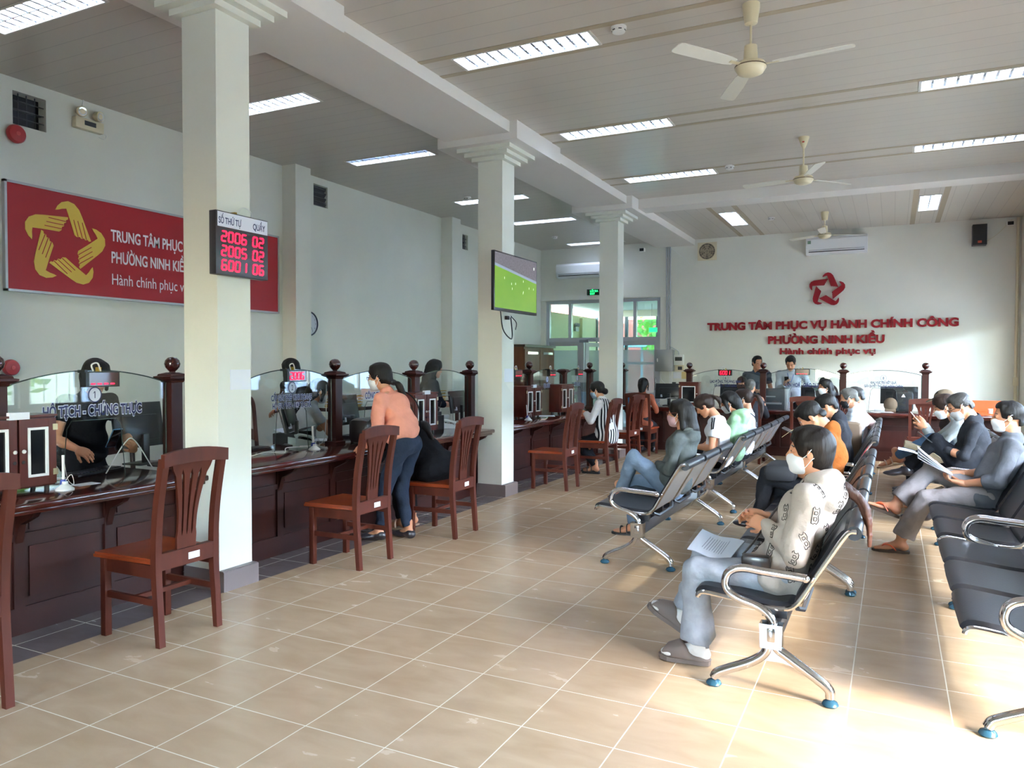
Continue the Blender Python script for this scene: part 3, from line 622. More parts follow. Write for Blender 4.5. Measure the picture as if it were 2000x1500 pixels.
wall_text('LỐI RA', basis((-.1, -.033, .075), (1, 0, 0), (0, 0, 1)), .045, EXG, t, .001, .01); wall_text('EXIT', basis((-.1, -.033, .018), (1, 0, 0), (0, 0, 1)), .04, EXG, t, .001, .01)
t = thing('exit_sign', 'small green exit sign hanging in the porch behind the back doors', 'exit sign', (-5.0, Y_+1.6, 2.28), 0); MB().box((-.16, -.02, 0), (.16, .02, .1)).build('case', EXG, t)
MB().cyl((-.1, 0, .1), (-.1, 0, .67), .004, n=6).cyl((.1, 0, .1), (.1, 0, .67), .004, n=6).build('hanger', DARK, t)
t = thing('porch_lamp', 'small grey twin lamp on the porch wall seen through the transom', 'lamp', (-7.2, 18.0, 2.35)); MB().box((0, -.1, 0), (.06, .1, .1)).ball((.06, -.06, .16), .05, nu=10, nv=8).ball((.06, .06, .16), .05, nu=10, nv=8).build('body', GREYM, t)
t = thing('electric_box', 'large grey electric cabinet on the back wall', 'electric box', (-4.32, Y_, 1.37)); MB().box((-.19, -.17, 0), (.19, 0, .46), bev=.006).build('case', GREYM, t)
MB().box((-.15, -.174, .2), (-.13, -.17, .27)).build('latch', CHROME, t)
t = thing('breaker_box', 'small white breaker box beside the grey electric cabinet', 'electric box', (-4.03, Y_, 1.5)); MB().box((-.1, -.08, 0), (.1, 0, .22), bev=.006).build('case', WHITE, t); MB().box((-.075, -.083, .09), (.075, -.08, .17)).build('window', DARK, t)
one('socket_panel', MB().box((-4.12, Y_-.05, 1.38), (-3.93, Y_, 1.5)).box((-4.05, Y_-.055, 1.4), (-3.96, Y_-.05, 1.47), 1), [CREAM, DARK], 'wiring panel with sockets under the white breaker box', 'socket')
one('wall_note', MB().box((-4.16, Y_-.004, 1.22), (-4.0, Y_, 1.35)), PAPER, 'white paper note below the wiring panel', 'note'); one('wall_note', MB().box((-3.98, Y_-.004, 1.21), (-3.83, Y_, 1.36)), mat('paper_yellow', 'D9C489', .7), 'yellow paper note below the wiring panel', 'note')
m = MB()
for x in (-4.3, -4.26, -4.22): m.cyl((x, Y_-.02, 1.83), (x-.02, Y_-.02, 4.1), .014, n=8)
m.tube(spline([(-4.24, Y_-.03, 1.9), (-4.15, Y_-.06, 1.86), (-4.05, Y_-.05, 1.8), (-4.03, Y_-.05, 1.72)]), .008, 6)
one('cable_conduit', m, mat('conduit_grey', 'B2B6BA', .45), 'pale conduits running up the back wall from the electric cabinet', 'conduit')
one('loose_cable', MB().tube(spline([(-4.25, Y_-.02, 4.0), (-3.95, Y_-.02, 3.75), (-3.8, Y_-.02, 3.6), (-3.68, Y_-.02, 3.62)]), .005, 6).tube(spline([(-3.8, Y_-.02, 4.05), (-3.6, Y_-.02, 4.07), (-3.45, Y_-.02, 4.04)]), .005, 6), WHITE, 'thin loose cable drooping beside the exhaust fan', 'cable')
one('floor_cable', MB().tube(spline([(-4.42, Y_-.02, 1.37), (-4.42, Y_-.03, 1.2), (-4.32, Y_-.03, 1.1)]), .012, 6).box((-4.24, Y_-.03, .4), (-4.18, Y_, 1.37)).box((-4.17, Y_-.05, 1.03), (-4.1, Y_, 1.14), 1), [WHITE, DARK], 'white trunking with a dark switch under the electric cabinet', 'trunking')
t = thing('exhaust_fan', 'square exhaust fan in the back wall beside the long beam', 'exhaust fan', (-3.465, Y_, 3.855)); MB().box((-.195, -.03, -.185), (.195, 0, .185)).build('frame', CREAM, t)
MB().lathe([(.165, 0), (.165, .004), (0, .004)], (0, -.028, 0), axis=(0, -1, 0), n=32).build('opening', mat('fan_hole', '5A5248', .6), t)
m = MB()
for k in range(4): m.tube([(.165*1.0*math.cos(a)*(.25+.25*k), -.042, .165*math.sin(a)*(.25+.25*k)) for a in np.linspace(0, 2*PI, 25)], .004, 5)
for k in range(12): m.cyl((.03*math.cos(k*PI/6), -.042, .03*math.sin(k*PI/6)), (.165*math.cos(k*PI/6+.3), -.042, .165*math.sin(k*PI/6+.3)), .003, n=5)
m.build('grille', mat('grille_cream', 'B8A98C', .5), t); m = MB()
for k in range(5): a = k*1.257; m.sheet([[(.02*math.cos(a), -.036, .02*math.sin(a)), (.03*math.cos(a+.8), -.034, .03*math.sin(a+.8))], [(.15*math.cos(a), -.036, .15*math.sin(a)), (.15*math.cos(a+.7), -.033, .15*math.sin(a+.7))]], .002)
m.lathe([(.04, 0), (.035, .012), (0, .014)], (0, -.032, 0), axis=(0, -1, 0), n=16); m.build('impeller', mat('impeller', '8A8070', .5), t)
t = thing('loudspeaker', 'black loudspeaker high on the back wall near the right corner', 'loudspeaker', (1.35, Y_-.02, 3.64)); MB().prism([(-.11, 0, 0), (.11, 0, 0), (.11, 0, .36), (-.11, 0, .36)], (0, -.2, 0)).build('cabinet', BLACK, t)
MB().box((-.1, -.205, .02), (.1, -.2, .34)).build('grille', mat('speaker_cloth', '26262A', .8), t); MB().box((-.03, -.21, .03), (.03, -.205, .07)).build('badge', mat('badge_orange', 'C4553C', .5), t); MB().box((-.03, -.03, .1), (.03, .03, .2)).build('bracket', DARK, t)
def camera_thing(x, y, z, label):
    t = thing('security_camera', label, 'security camera', (x, y, z), 0); MB().box((-.05, -.02, -.02), (.05, .0, .02)).build('base', WHITE, t); MB().box((-.06, -.1, -.04), (.06, -.02, .04), bev=.01).build('body', WHITE, t); MB().box((-.045, -.104, -.03), (.045, -.1, .03)).build('lens', BLACK, t)
camera_thing(-4.84, Y_, 3.97, 'small security camera under the far end of the long beam'); camera_thing(1.82, Y_, 4.0, 'small security camera in the top right corner of the back wall')
one('corner_pipe', MB().cyl((1.94, Y_-.04, 0), (1.94, Y_-.04, 4.1), .025, n=12).box((1.9, Y_-.07, 1.15), (1.98, Y_-.02, 1.3)), CREAM, 'cream pipe up the right corner of the back wall', 'pipe')
one('speaker_cable', MB().tube(spline([(1.45, Y_-.01, 3.7), (1.65, Y_-.01, 3.85), (1.85, Y_-.01, 4.08)]), .004, 6), CREAM, 'thin cable from the loudspeaker to the corner', 'cable')
LRED = mat('letter_red', '8E0E1E', .5, spec=.25)
t = thing('wall_emblem', 'red star emblem of five hands above the writing on the back wall', 'emblem', (-1.155, Y_-.05, 2.96))
hand_emblem(basis((0, 0, 0), (1, 0, 0), (0, 0, 1)), .335, LRED, t, .035, mat('letter_dark_red', '7E0F1E', .4), 'emblem')
for nm, txt, xc, z, s_, wd, bo in (('first line', 'TRUNG TÂM PHỤC VỤ HÀNH CHÍNH CÔNG', -1.185, 2.225, .145, 4.51, .05), ('second line', 'PHƯỜNG NINH KIỀU', -1.19, 1.935, .145, 2.1, .05), ('third line', 'Hành chính phục vụ', -1.15, 1.725, .115, 1.72, .04)):
    vs, fs = text_mesh(txt, s_, .03, bo, 'CENTER', 1.0); W_ = max(v.x for v in vs)-min(v.x for v in vs)
    o = MB().add(vs, fs, 0, False, basis((xc, Y_-.03, z), (1, 0, 0), (0, 0, 1)) @ Matrix.Scale(wd/W_, 4, (1, 0, 0))).build('wall_lettering', LRED, smooth=False)
    tag(o, 'raised red letters on the back wall, %s: %s' % (nm, ' '.join(txt.split()[:3])), 'lettering', 'red letters on the back wall')
t = thing('filing_cabinet', 'tall brown wooden cabinet in the far left corner', 'cabinet', (-7.0, 14.87, 0))
WB = wood_mat('cabinet_brown', '5E3722', '6E452C', .5, 0, (1, 1, .3), 6)
MB().box((-.25, -.77, 0), (.23, .77, 1.87)).build('body', WB, t); MB().box((-.25, -.8, 1.87), (.27, .8, 1.92)).build('top', mat('cabinet_top', '3C2A24', .4), t)
for s in (-1, 1):
    d = MB().box((.23, s*.385-.37, .1), (.25, s*.385+.37, 1.82)).build('door', WB, t); MB().box((.25, s*.385-.25, 1.72), (.27, s*.385+.25, 1.77)).build('handle', CHROME, d)
# ================================================================== WOODEN CHAIRS
WCH = wood_mat('chair_wood', '481D12', '5A2617', .5, .0, (1, 1, .25), 9); WSEAT = wood_mat('chair_seat_wood', '7A2E18', '96421E', .28, .5, (.3, 1, 1), 9)
def make_chair():
    """faces -X; origin between the feet"""
    t = thing('wooden_chair', 'x', 'chair')
    hw = .19
    for s in (-1, 1):
        leg = [(.215, 0), (.2, .2), (.185, .44), (.2, .7), (.255, 1.0)]   # rear leg runs up into the back post
        pts = spline([(x, 0, z) for x, z in leg], 5)
        rows_ = []
        for i, p in enumerate(pts):
            k = p.z; a = .021 if k > .44 else .021-.005*(1-k/.44); rows_.append([(p.x-a, s*hw-.019, p.z), (p.x+a, s*hw-.019, p.z), (p.x+a, s*hw+.019, p.z), (p.x-a, s*hw+.019, p.z)])
        m = MB().grid(rows_, smooth=False, closed_u=True); n = len(rows_)*4
        m.f += [[0, 1, 2, 3], [n-1, n-2, n-3, n-4]]; m.mi += [0, 0]; m.sm += [False, False]
        m.build('leg', WCH, t)
        MB().box((-.235, s*hw*1.02-.02, 0), (-.195, s*hw*1.02+.02, .43), bev=.003).build('leg', WCH, t)
        MB().box((-.2, s*hw-.012, .36), (.19, s*hw+.012, .43)).build('apron', WCH, t)
        MB().box((-.2, s*hw-.01, .215), (.195, s*hw+.01, .25)).build('stretcher', WCH, t)
    MB().box((-.225, -hw, .365), (-.205, hw, .43)).build('apron', WCH, t)
    MB().box((-.01, -hw, .22), (.015, hw, .245)).build('stretcher', WCH, t)
    # seat, a little wider in front
    m = MB(); P = [(-.275, -.225), (-.275, .225), (.165, .2), (.165, -.2)]
    m.prism([(x, y, .435) for x, y in P][::-1], (0, 0, .016)); m.prism([(x*.98, y*.98, .451) for x, y in P][::-1], (0, 0, .012)); m.build('seat', WSEAT, t)
    MB().box((.165, -hw, .4), (.205, hw, .49)).build('back_rail', WCH, t)
    # curved top rail
    rows_ = []
    for u in np.linspace(-1, 1, 9):
        x = .258+.012*u*u; zt = 1.045-.022*u*u; zb = .955+.012*(1-u*u)
        rows_.append([(x-.014, u*.212, zb), (x+.014, u*.212, zb), (x+.016, u*.212, zt), (x-.012, u*.212, zt)])
    m = MB().grid(rows_, smooth=False, closed_u=True); n = 36; m.f += [[0, 1, 2, 3], [n-1, n-2, n-3, n-4]]; m.mi += [0, 0]; m.sm += [False, False]; m.build('top_rail', WCH, t)
    # vase splat with slots
    def sx(z): return .183+(.24-.183)*max(0, (z-.49)/.47)**1.5
    def xw(z): u = (z-.49)/.47; return .062+.012*u+.052*max(0, u-.35)**1.6*2.2
    m = MB(); zs = np.linspace(.49, .965, 15)
    for k in range(4):     # four ribs
        rr = []
        for z in zs:
            w_ = xw(z); full = z < .56 or z > .93; c = (-1+2*(k+.5)/4)*w_; h = w_/4*(1.01 if full else .66)
            rr.append([(sx(z)-.008, c-h, z), (sx(z)+.008, c-h, z), (sx(z)+.008, c+h, z), (sx(z)-.008, c+h, z)])
        m.grid(rr, smooth=False, closed_u=True)
    m.build('splat', WCH, t)
    MB().box((.205, .0, .425), (.2065, .075, .462)).build('white_sticker', PAPER, t)
    return t
CH0 = make_chair()
CHAIRS = [(-3.64, 1.77, 0, 'wooden chair cut off at the left edge, before the first counter'), (-3.65, 2.93, 0, 'empty wooden chair with a white sticker in front of the first counter and nearest column'), (-3.66, 4.62, 0, 'empty wooden chair with lit front leg, before counter two beside the woman in peach'),
          (-3.56, 5.79, .03, 'wooden chair under the seated woman in black'), (-3.66, 8.54, .02, 'empty wooden chair before the counter just past the second column'), (-3.64, 9.98, 0, 'wooden chair under the woman in the striped vest'), (-3.77, 11.43, -.12, 'empty wooden chair beside the third column'),
          (-3.76, 12.43, -PI/2, 'wooden chair under the person in the terracotta jacket'), (-1.15, 12.25, -PI/2, 'empty wooden chair before counter seven on the far side'), (.42, 12.25, -PI/2, 'empty wooden chair before counter eight on the far side')]
for i, (x, y, rz, lb) in enumerate(CHAIRS):
    c = CH0 if i == 0 else dup(CH0); c.location = (x, y, 0); c.rotation_euler = (0, 0, rz); c['label'] = lb; c['group'] = 'wooden chairs at the counters'
# ================================================================== WAITING BENCHES
PAD = mat('black_vinyl', '1C1E24', .38, spec=.5, bump=.08, bscale=120); SHELL = mat('steel_shell', 'B4B1AC', .36, metal=.85); BEAMB = mat('bench_beam', '3A3A3C', .3, metal=.5, coat=.3); FOOT = mat('foot_pad', '2F5A6E', .25, metal=.3)
SEATP = [(-.085, .395), (-.08, .41), (-.05, .422), (.05, .412), (.2, .395), (.3, .392), (.35, .412), (.385, .46), (.43, .54), (.5, .66), (.545, .735), (.572, .768), (.6, .772)]
def make_bench(name='waiting_bench'):
    """three seats facing -X; x=0 at the front foot, y from 0 to 1.8 between the end frames"""
    t = thing(name, 'x', 'bench')
    for e, y in enumerate((0.0, 1.8)):
        fr = MB()
        fr.tube(spline([(.0, y, .035), (.015, y, .06), (.06, y, .085), (.17, y, .14), (.235, y, .2), (.25, y, .3)], 5), [.022]*26, 10)
        fr.tube(spline([(.505, y, .035), (.5, y, .07), (.45, y, .11), (.33, y, .185), (.275, y, .225), (.262, y, .3)], 5), [.022]*26, 10)
        fr.prism([(.06, y-.008, .1), (.18, y-.008, .165), (.235, y-.008, .23), (.285, y-.008, .23), (.34, y-.008, .185), (.45, y-.008, .12), (.36, y-.008, .145), (.3, y-.008, .16), (.21, y-.008, .155), (.15, y-.008, .135)], (0, .016, 0))
        fr.prism([(.21, y-.03, .22), (.302, y-.03, .22), (.306, y-.03, .33), (.206, y-.03, .33)], (0, .06, 0))
        fr.box((.238, y-.033, .25), (.276, y+.033, .315), bev=.006)
        o = fr.build('end_frame', CHROME, t)
        for x in (0, .505): MB().lathe([(.03, 0), (.036, .008), (.03, .02), (.014, .028), (.014, .045)], (x, y, 0), n=16).build('foot', FOOT, o)
        # loop armrest
        a = spline([(.255, y, .3), (.26, y, .34), (.21, y, .39), (.1, y, .425), (.05, y, .47), (.06, y, .535), (.12, y, .565), (.22, y, .56), (.35, y, .553), (.395, y, .55)], 6)
        MB().tube(a, [.019]*len(a), 10).ball(a[-1], .021, nu=10, nv=8).build('armrest', CHROME, t)
    MB().box((.22, .02, .235), (.29, 1.78, .325), bev=.008).build('cross_beam', BEAMB, t)
    prof = spline([(x, 0, z) for x, z in SEATP], 3)
    for k in range(3):
        y0 = .02+.59*k; y1 = y0+.575
        nrm = []
        for i in range(len(prof)):
            d = (prof[min(i+1, len(prof)-1)]-prof[max(i-1, 0)]).normalized(); nrm.append(Vector((-d.z, 0, d.x)))
        sh = MB().sheet([[(p.x, y, p.z) for y in (y0, y1)] for p in prof], .008).build('seat_shell', SHELL, t)
        for y in (y0+.006, y1-.006):
            pe = [Vector((p.x, y, p.z)) for p in prof]; MB().tube(pe, [.011]*len(pe), 8).build('chrome_edge', CHROME, sh)
        # seat pad and back pad with a bolster at the front and top
        def pad(i0, i1, nm, th):
            rr = []
            for i in range(i0, i1):
                u = (i-i0)/(i1-1-i0); h = th*(1-(2*u-1)**6)**.5+.004; p, q = prof[i], nrm[i]
                rr.append([p+q*.004+Vector((0, y0+.02, 0)), p+q*h+Vector((0, y0+.035, 0)), p+q*(h+.004)+Vector((0, (y0+y1)/2, 0)), p+q*h+Vector((0, y1-.035, 0)), p+q*.004+Vector((0, y1-.02, 0))])
            return MB().grid(rr).build(nm, PAD, t)
        pad(1, 19, 'seat_pad', .022); pad(18, len(prof)-3, 'back_pad', .02)
        pt = prof[-1]; MB().tube([(pt.x-.01, y0+.03, pt.z-.012), (pt.x-.01, y1-.03, pt.z-.012)], [.032, .032], 12).build('top_roll', PAD, t)
        MB().box((.2, y0+.08, .325), (.31, y0+.12, .385)).box((.2, y1-.12, .325), (.31, y1-.08, .385)).tube([(.36, y0+.02, .4), (.38, y0+.1, .375), (.38, y1-.1, .375), (.36, y1-.02, .4)], .012, 6).build('seat_bracket', BLACK, t)
    return t
BN0 = make_bench()
BENCHES = [(-1.93, 5.45, 'near bench of the left column, under the woman in the grey hoodie'), (-1.93, 7.9, 'second bench of the left column, backrest before the woman in green'), (-1.93, 9.75, 'third bench of the left column, before counter seven'),
           (-.73, 3.59, 'near bench of the middle column, under the woman in the patterned hoodie'), (-.73, 5.45, 'second bench of the middle column, empty behind the patterned hoodie'), (-.73, 7.95, 'third bench of the middle column, under the man in orange'), (-.73, 9.8, 'far bench of the middle column, under the grey-haired men'),
           (.366, 3.59, 'near empty bench of the right column, cut off by the frame'), (.366, 5.45, 'second bench of the right column, under the man in flip-flops'), (.366, 7.92, 'third bench of the right column, under the woman in the pale cardigan'), (.366, 9.78, 'far bench of the right column, under the person in the brown cap')]
for i, (x, y, lb) in enumerate(BENCHES):
    b = BN0 if i == 0 else dup(BN0); b.location = (x, y, 0); b['label'] = lb; b['group'] = 'black padded waiting benches in three columns'
# ================================================================== COUNTERS
CW = wood_mat('counter_wood', '2A0F0B', '36150F', .45, .0, (1, .35, .35), 8); CT = wood_mat('counter_top_wood', '3C1612', '4E2019', .12, .8, (1, .25, 1), 7)
CP = wood_mat('counter_panel_wood', '30110C', '3E1812', .45, .0, (1, 1, .25), 7)
def panel_front(mb, P, w_, h_, n, mi=1):
    """rails, stiles and raised panels on a front of width w_; P maps (u along, v up, d outward)"""
    B = lambda a, b, m=0: mb.prism([P(a[0], a[1], a[2]), P(b[0], a[1], a[2]), P(b[0], b[1], a[2]), P(a[0], b[1], a[2])], P(0, 0, b[2]-a[2])-P(0, 0, 0), m)
    B((0, 0, -.02), (w_, h_, 0)); B((0, 0, 0), (w_, .15, .014)); B((0, h_-.03, 0), (w_, h_, .016)); B((0, h_-.2, 0), (w_, h_-.16, .014))
    for k in range(n+1): u = k*w_/n; B((max(0, u-.03), .15, 0), (min(w_, u+.03), h_-.03, .016))
    for k in range(n):
        a, b = k*w_/n+.06, (k+1)*w_/n-.06
        B((a, .2, 0), (b, h_-.24, .008), mi); B((a, h_-.145, 0), (b, h_-.05, .008), mi)
TOPZ = .765
def counter_left(y0, y1, n, label):
    t = thing('service_counter', label, 'counter', (-4.3, y0, 0), 0, 'dark wooden service counters'); w_ = y1-y0
    m = MB(); panel_front(m, lambda u, v, d: Vector((d, u, v)), w_, TOPZ-.045, n); m.box((-.6, 0, 0), (-.02, .03, TOPZ-.045)).box((-.6, w_-.03, 0), (-.02, w_, TOPZ-.045)).build('front', [CW, CP], t)
    m = MB(); m.box((-.72, 0, TOPZ-.04), (.27, w_, TOPZ), bev=.012).box((0, 0, TOPZ-.065), (.235, w_, TOPZ-.04), bev=.006); m.build('worktop', CT, t)
    m = MB()
    for k in range(n+1):
        u = min(max(k*w_/n, .04), w_-.04); m.prism([(0.015, u-.02, TOPZ-.065), (.19, u-.02, TOPZ-.065), (.16, u-.02, TOPZ-.1), (.05, u-.02, TOPZ-.15), (.015, u-.02, TOPZ-.26)], (0, .04, 0))
    m.build('bracket', CW, t); return t
counter_left(.9, 3.6, 5, 'dark wooden counter one, left of the nearest column')
counter_left(3.89, 7.65, 6, 'dark wooden counter two, between the nearest and the second column')
c3 = counter_left(7.96, 11.68, 6, 'dark wooden counter three, between the second and the third column')
MB().box((-.72, 3.72, TOPZ-.04), (.03, 4.4, TOPZ), bev=.012).box((-.6, 4.3, 0), (-.1, 4.36, TOPZ-.04)).build('worktop_end', CT, c3)
t = thing('service_counter', 'long dark wooden counter across the far end of the hall', 'counter', (-4.3, 13.25, 0), 0, 'dark wooden service counters')
m = MB(); panel_front(m, lambda u, v, d: Vector((u, -d, v)), 5.9, TOPZ-.045, 9); m.build('front', [CW, CP], t)
MB().box((0, -.25, TOPZ-.04), (5.9, .6, TOPZ), bev=.012).box((0, -.215, TOPZ-.065), (5.9, 0, TOPZ-.04)).build('worktop', CT, t)
m = MB()
for k in range(10): u = min(max(k*5.9/9, .04), 5.86); m.prism([(u-.02, -.015, TOPZ-.065), (u-.02, -.19, TOPZ-.065), (u-.02, -.16, TOPZ-.1), (u-.02, -.05, TOPZ-.15), (u-.02, -.015, TOPZ-.26)], (.04, 0, 0))
m.build('bracket', CW, t)
# newel posts -------------------------------------------------------
def make_post(ball=True):
    t = thing('counter_post', 'x', 'post'); q = .046
    def ring(z, a): return [(-a, -a, z), (a, -a, z), (a, a, z), (-a, a, z)]
    m = MB(); rr = [ring(z, a) for z, a in ((0, .065), (.03, .065), (.035, .052), (.06, .048), (.06, q), (.6, q), (.605, .052), (.615, .056), (.62, .07), (.632, .088), (.644, .088), (.648, .07), (.66, .066), (.672, .03))]
    m.grid(rr, smooth=False, closed_u=True); n = len(rr)*4; m.f += [[3, 2, 1, 0], [n-4, n-3, n-2, n-1]]; m.mi += [0, 0]; m.sm += [0, 0]; m.build('shaft', CP, t)
    if ball: MB().lathe([(.022, 0), (.02, .012), (.03, .02), (.047, .04), (.054, .065), (.047, .09), (.028, .108), (0, .114)], (0, 0, .668), n=24).build('ball', mat('post_ball', '38120E', .18, coat=.7), t)
    return t
PO0 = make_post(); PO1 = make_post(False)
XP, YPB = -4.55, 13.42
POSTS = [(XP, 2.55, 'at the far left edge'), (XP, 3.745, 'beside the nearest column'), (XP, 5.5, 'between counter two and the black handbag'), (XP, 6.78, 'behind the woman in peach'), (XP, 7.98, 'left of the second column'), (XP, 9.65, 'right of the second column, before the brown cabinet'), (XP, 12.04, 'left of the third column'), (-4.43, YPB, 'right of the third column'), (-3.2, YPB, 'left of counter six'), (-1.95, YPB, 'between counters six and seven'), (-.71, YPB, 'between counters seven and eight'), (.46, YPB, 'right of counter eight')]
for i, (x, y, lb) in enumerate(POSTS):
    p = PO0 if i == 0 else dup(PO0); p.location = (x, y, TOPZ); p['label'] = 'dark newel post with ball top on the counter, '+lb; p['group'] = 'newel posts on the counters'
PO1.location = (XP, 10.89, TOPZ); PO1['label'] = 'newel post that has lost its ball, on counter three'; PO1['group'] = 'newel posts on the counters'
# arched glass screens ---------------------------------------------
GLASS = glass_mat('screen_glass', (.95, .98, .97), 1.5); GEDGE = mat('glass_edge', '3E4C4A', .2); TXB = mat('text_navy', '2A3060', .5); TXW = mat('text_halo', 'D9DDEC', .5)
def screen(p0, p1, label, txt=None, num=None, led=None, sx=.62, halo=True, hc=.52, he=.40, ts=.042, ty=.27, ny=.38, opening=True, ledx=0):
    p0, p1 = Vector(p0), Vector(p1); d = p1-p0; w_ = d.length; d.normalize(); nrm = Vector((d.y, -d.x, 0))   # nrm towards the public
    t = thing('glass_screen', label, 'glass screen', p0, 0, 'arched glass screens on the counters')
    P = lambda u, z, o=0: d*u+nrm*o+Vector((0, 0, z))
    N = 24; arc = [(u, he+(hc-he)*math.sin(PI*min(1, max(0, u/w_)))**.8) for u in np.linspace(.0, w_, N+1)]
    # service opening
    ow = min(.46, w_*.4) if opening else 0; oc = w_/2; oz = .375
    outer = arc
    m = MB()
    for o_ in (-.004, .004):
        # upper part in strips above the opening, sides beside it
        for (u0, z0), (u1, z1) in zip(arc, arc[1:]):
            def low(u):
                if not opening or abs(u-oc) >= ow/2: return .004
                q = abs(u-oc)/(ow/2); return oz*(1-max(0, (q-.72)/.28)**2)**.5 if q > .72 else oz
            m.add([P(u0, low(u0), o_), P(u1, low(u1), o_), P(u1, z1, o_), P(u0, z0, o_)], [(0, 1, 2, 3)], 0, False)
    m.v and m.build('pane', GLASS, t)
    MB().tube([P(u, z) for u, z in arc], .0045, 6).tube([P(w_-.002, .0), P(w_-.002, he)], .005, 6).build('polished_edge', GEDGE, t)
    if opening:
        pts = [P(oc-ow/2, .0)]+[P(oc-ow/2+ow*k/14, oz*(1-max(0, (abs(k/7-1)-.72)/.28)**2)**.5) for k in range(15)]+[P(oc+ow/2, .0)]
        MB().tube(pts, .003, 6).build('opening_edge', GEDGE, t)
    M = basis(P(0, 0, .006), d, (0, 0, 1)) if True else None
    # writing runs along d as read from the public side
    def put(s_, uc, z, size, sx=.62, bold=.02, nm='lettering'):
        if halo: 
            vs, fs = text_mesh(s_, size, 0, bold+.055, 'CENTER', 1.0, sx=sx); MB().add(vs, fs, 0, False, basis(P(uc, z, .0055), d, (0, 0, 1))).build(nm+'_halo', TXW, t)
        vs, fs = text_mesh(s_, size, 0, bold, 'CENTER', 1.0, sx=sx); MB().add(vs, fs, 0, False, basis(P(uc, z, .0068), d, (0, 0, 1))).build(nm, TXB, t)
    if txt:
        for k, s_ in enumerate(txt): put(s_, w_/2, ty-k*ts*1.45, ts, sx, .03)
    if num:
        put(num, w_/2, ny-.022, .045, .7, .01, 'counter_number')
        if num == '1': MB().prism([P(w_/2-.014, ny+.006, .0069), P(w_/2-.002, ny+.014, .0069), P(w_/2-.002, ny+.023, .0069)], nrm*.0005).build('number_flag', TXB, t)
        rr = [P(w_/2+.043*math.cos(a), ny+.043*math.sin(a)*1.08, .0065) for a in np.linspace(0, 2*PI, 33)]
        MB().tube(rr, .0035, 5, flat=.5).build('number_ring', TXB, t)
        if halo: MB().add([P(w_/2+.048*math.cos(a), ny+.05*math.sin(a), .0045) for a in np.linspace(0, 2*PI, 25)[:-1]], [list(range(24))], 0, False).build('number_disc', TXW, t)
    if led is not None:
        q = thing('queue_number_box', 'red-lit queue number box clipped on '+led[1], 'queue display', p0+P(w_/2+ledx, hc-.105, .015), 0, 'queue number boxes on the screens')
        A = lambda u, z, o: d*u+nrm*o+Vector((0, 0, z))
        MB().prism([A(-.115, 0, 0), A(.115, 0, 0), A(.115, .098, 0), A(-.115, .098, 0)], nrm*.045).build('case', BLACK, q)
        MB().prism([A(-.095, .008, .0455), A(.105, .008, .0455), A(.105, .09, .0455), A(-.095, .09, .0455)], nrm*.001).build('window', mat('led_window', '3A0A12', .15, coat=.6), q)
        m = MB(); digits(m, led[0], basis(A(-.085, .02, .048), d, (0, 0, 1)), .03, .058, .014, .009); m.build('figures', LED, q)
        m = MB(); m.tube(spline([A(-.05, .1, .02), A(-.06, .14, .02), A(-.02, .15, .02), A(.0, .1, .02)]), .005, 6); m.build('cable', WHITE, q); MB().box((-.012, -.012, .098), (.012, .012, .125)).build('plug', mat('plug_yellow', 'C9A63A', .5), q)
        MB().prism([A(-.12, .09, -.03), A(-.1, .09, -.03), A(-.1, .108, -.03), A(-.12, .108, -.03)], nrm*.07).build('clip', BLACK, q)
    return t
screen((XP, 2.62, TOPZ), (XP, 3.69, TOPZ), 'arched glass screen with counter number 1', ['HỘ TỊCH - CHỨNG THỰC'], '1', ('----', 'the glass of counter 1'), hc=.69, he=.6, ts=.066, ty=.405, ny=.535, ledx=.02)
screen((XP, 4.43, TOPZ), (XP, 5.45, TOPZ), 'arched glass screen with counter number 2, left of the handbag', ['CẤP GIẤY PHÉP KINH DOANH', 'HỘ GIA ĐÌNH - HỢP TÁC XÃ'], '2', ('2006', 'the glass of counter 2, showing 2006'), hc=.69, he=.6, ts=.046, ty=.43, ny=.535, sx=.56)
screen((XP, 5.55, TOPZ), (XP, 6.73, TOPZ), 'arched glass screen behind the woman in peach', ['CÔNG THƯƠNG'], '2', None, hc=.67, he=.58, ts=.062, ty=.4, ny=.55)
screen((XP, 6.83, TOPZ), (XP, 7.93, TOPZ), 'arched glass screen in front of the officer in navy', None, None, None, hc=.67, he=.58)
screen((XP, 8.5, TOPZ), (XP, 9.6, TOPZ), 'arched glass screen half hidden by the second column', ['TƯ PHÁP'], None, ('----', 'the half hidden glass beyond the second column'), hc=.67, he=.57, ts=.055, ty=.4, ledx=.15)
screen((XP, 9.7, TOPZ), (XP, 10.84, TOPZ), 'arched glass screen before the brown cabinet', ['ĐỊA CHÍNH'], '4', ('----', 'the glass before the brown cabinet'), hc=.67, he=.57, ts=.055, ty=.4, ny=.52, ledx=.08)
screen((XP, 10.94, TOPZ), (XP, 11.99, TOPZ), 'arched glass screen next to the third column', ['XÂY DỰNG'], '5', ('----', 'the glass next to the third column'), hc=.67, he=.58, ts=.055, ty=.4, ny=.52)
screen((-3.15, YPB, TOPZ), (-2.0, YPB, TOPZ), 'arched glass screen with counter number 6 on the far counter', ['LAO ĐỘNG, THƯƠNG BINH', 'XÃ HỘI - TÔN GIÁO'], '6', ('6001', 'the glass of counter 6, showing 6001'), halo=False, hc=.66, he=.55, ts=.048, ty=.43, ny=.515)
screen((-1.9, YPB, TOPZ), (-.76, YPB, TOPZ), 'arched glass screen with counter number 7 on the far counter', ['VĂN HOÁ - GIÁO DỤC'], '7', ('----', 'the glass of counter 7'), halo=False, hc=.68, he=.57, ts=.062, ty=.38, ny=.5)
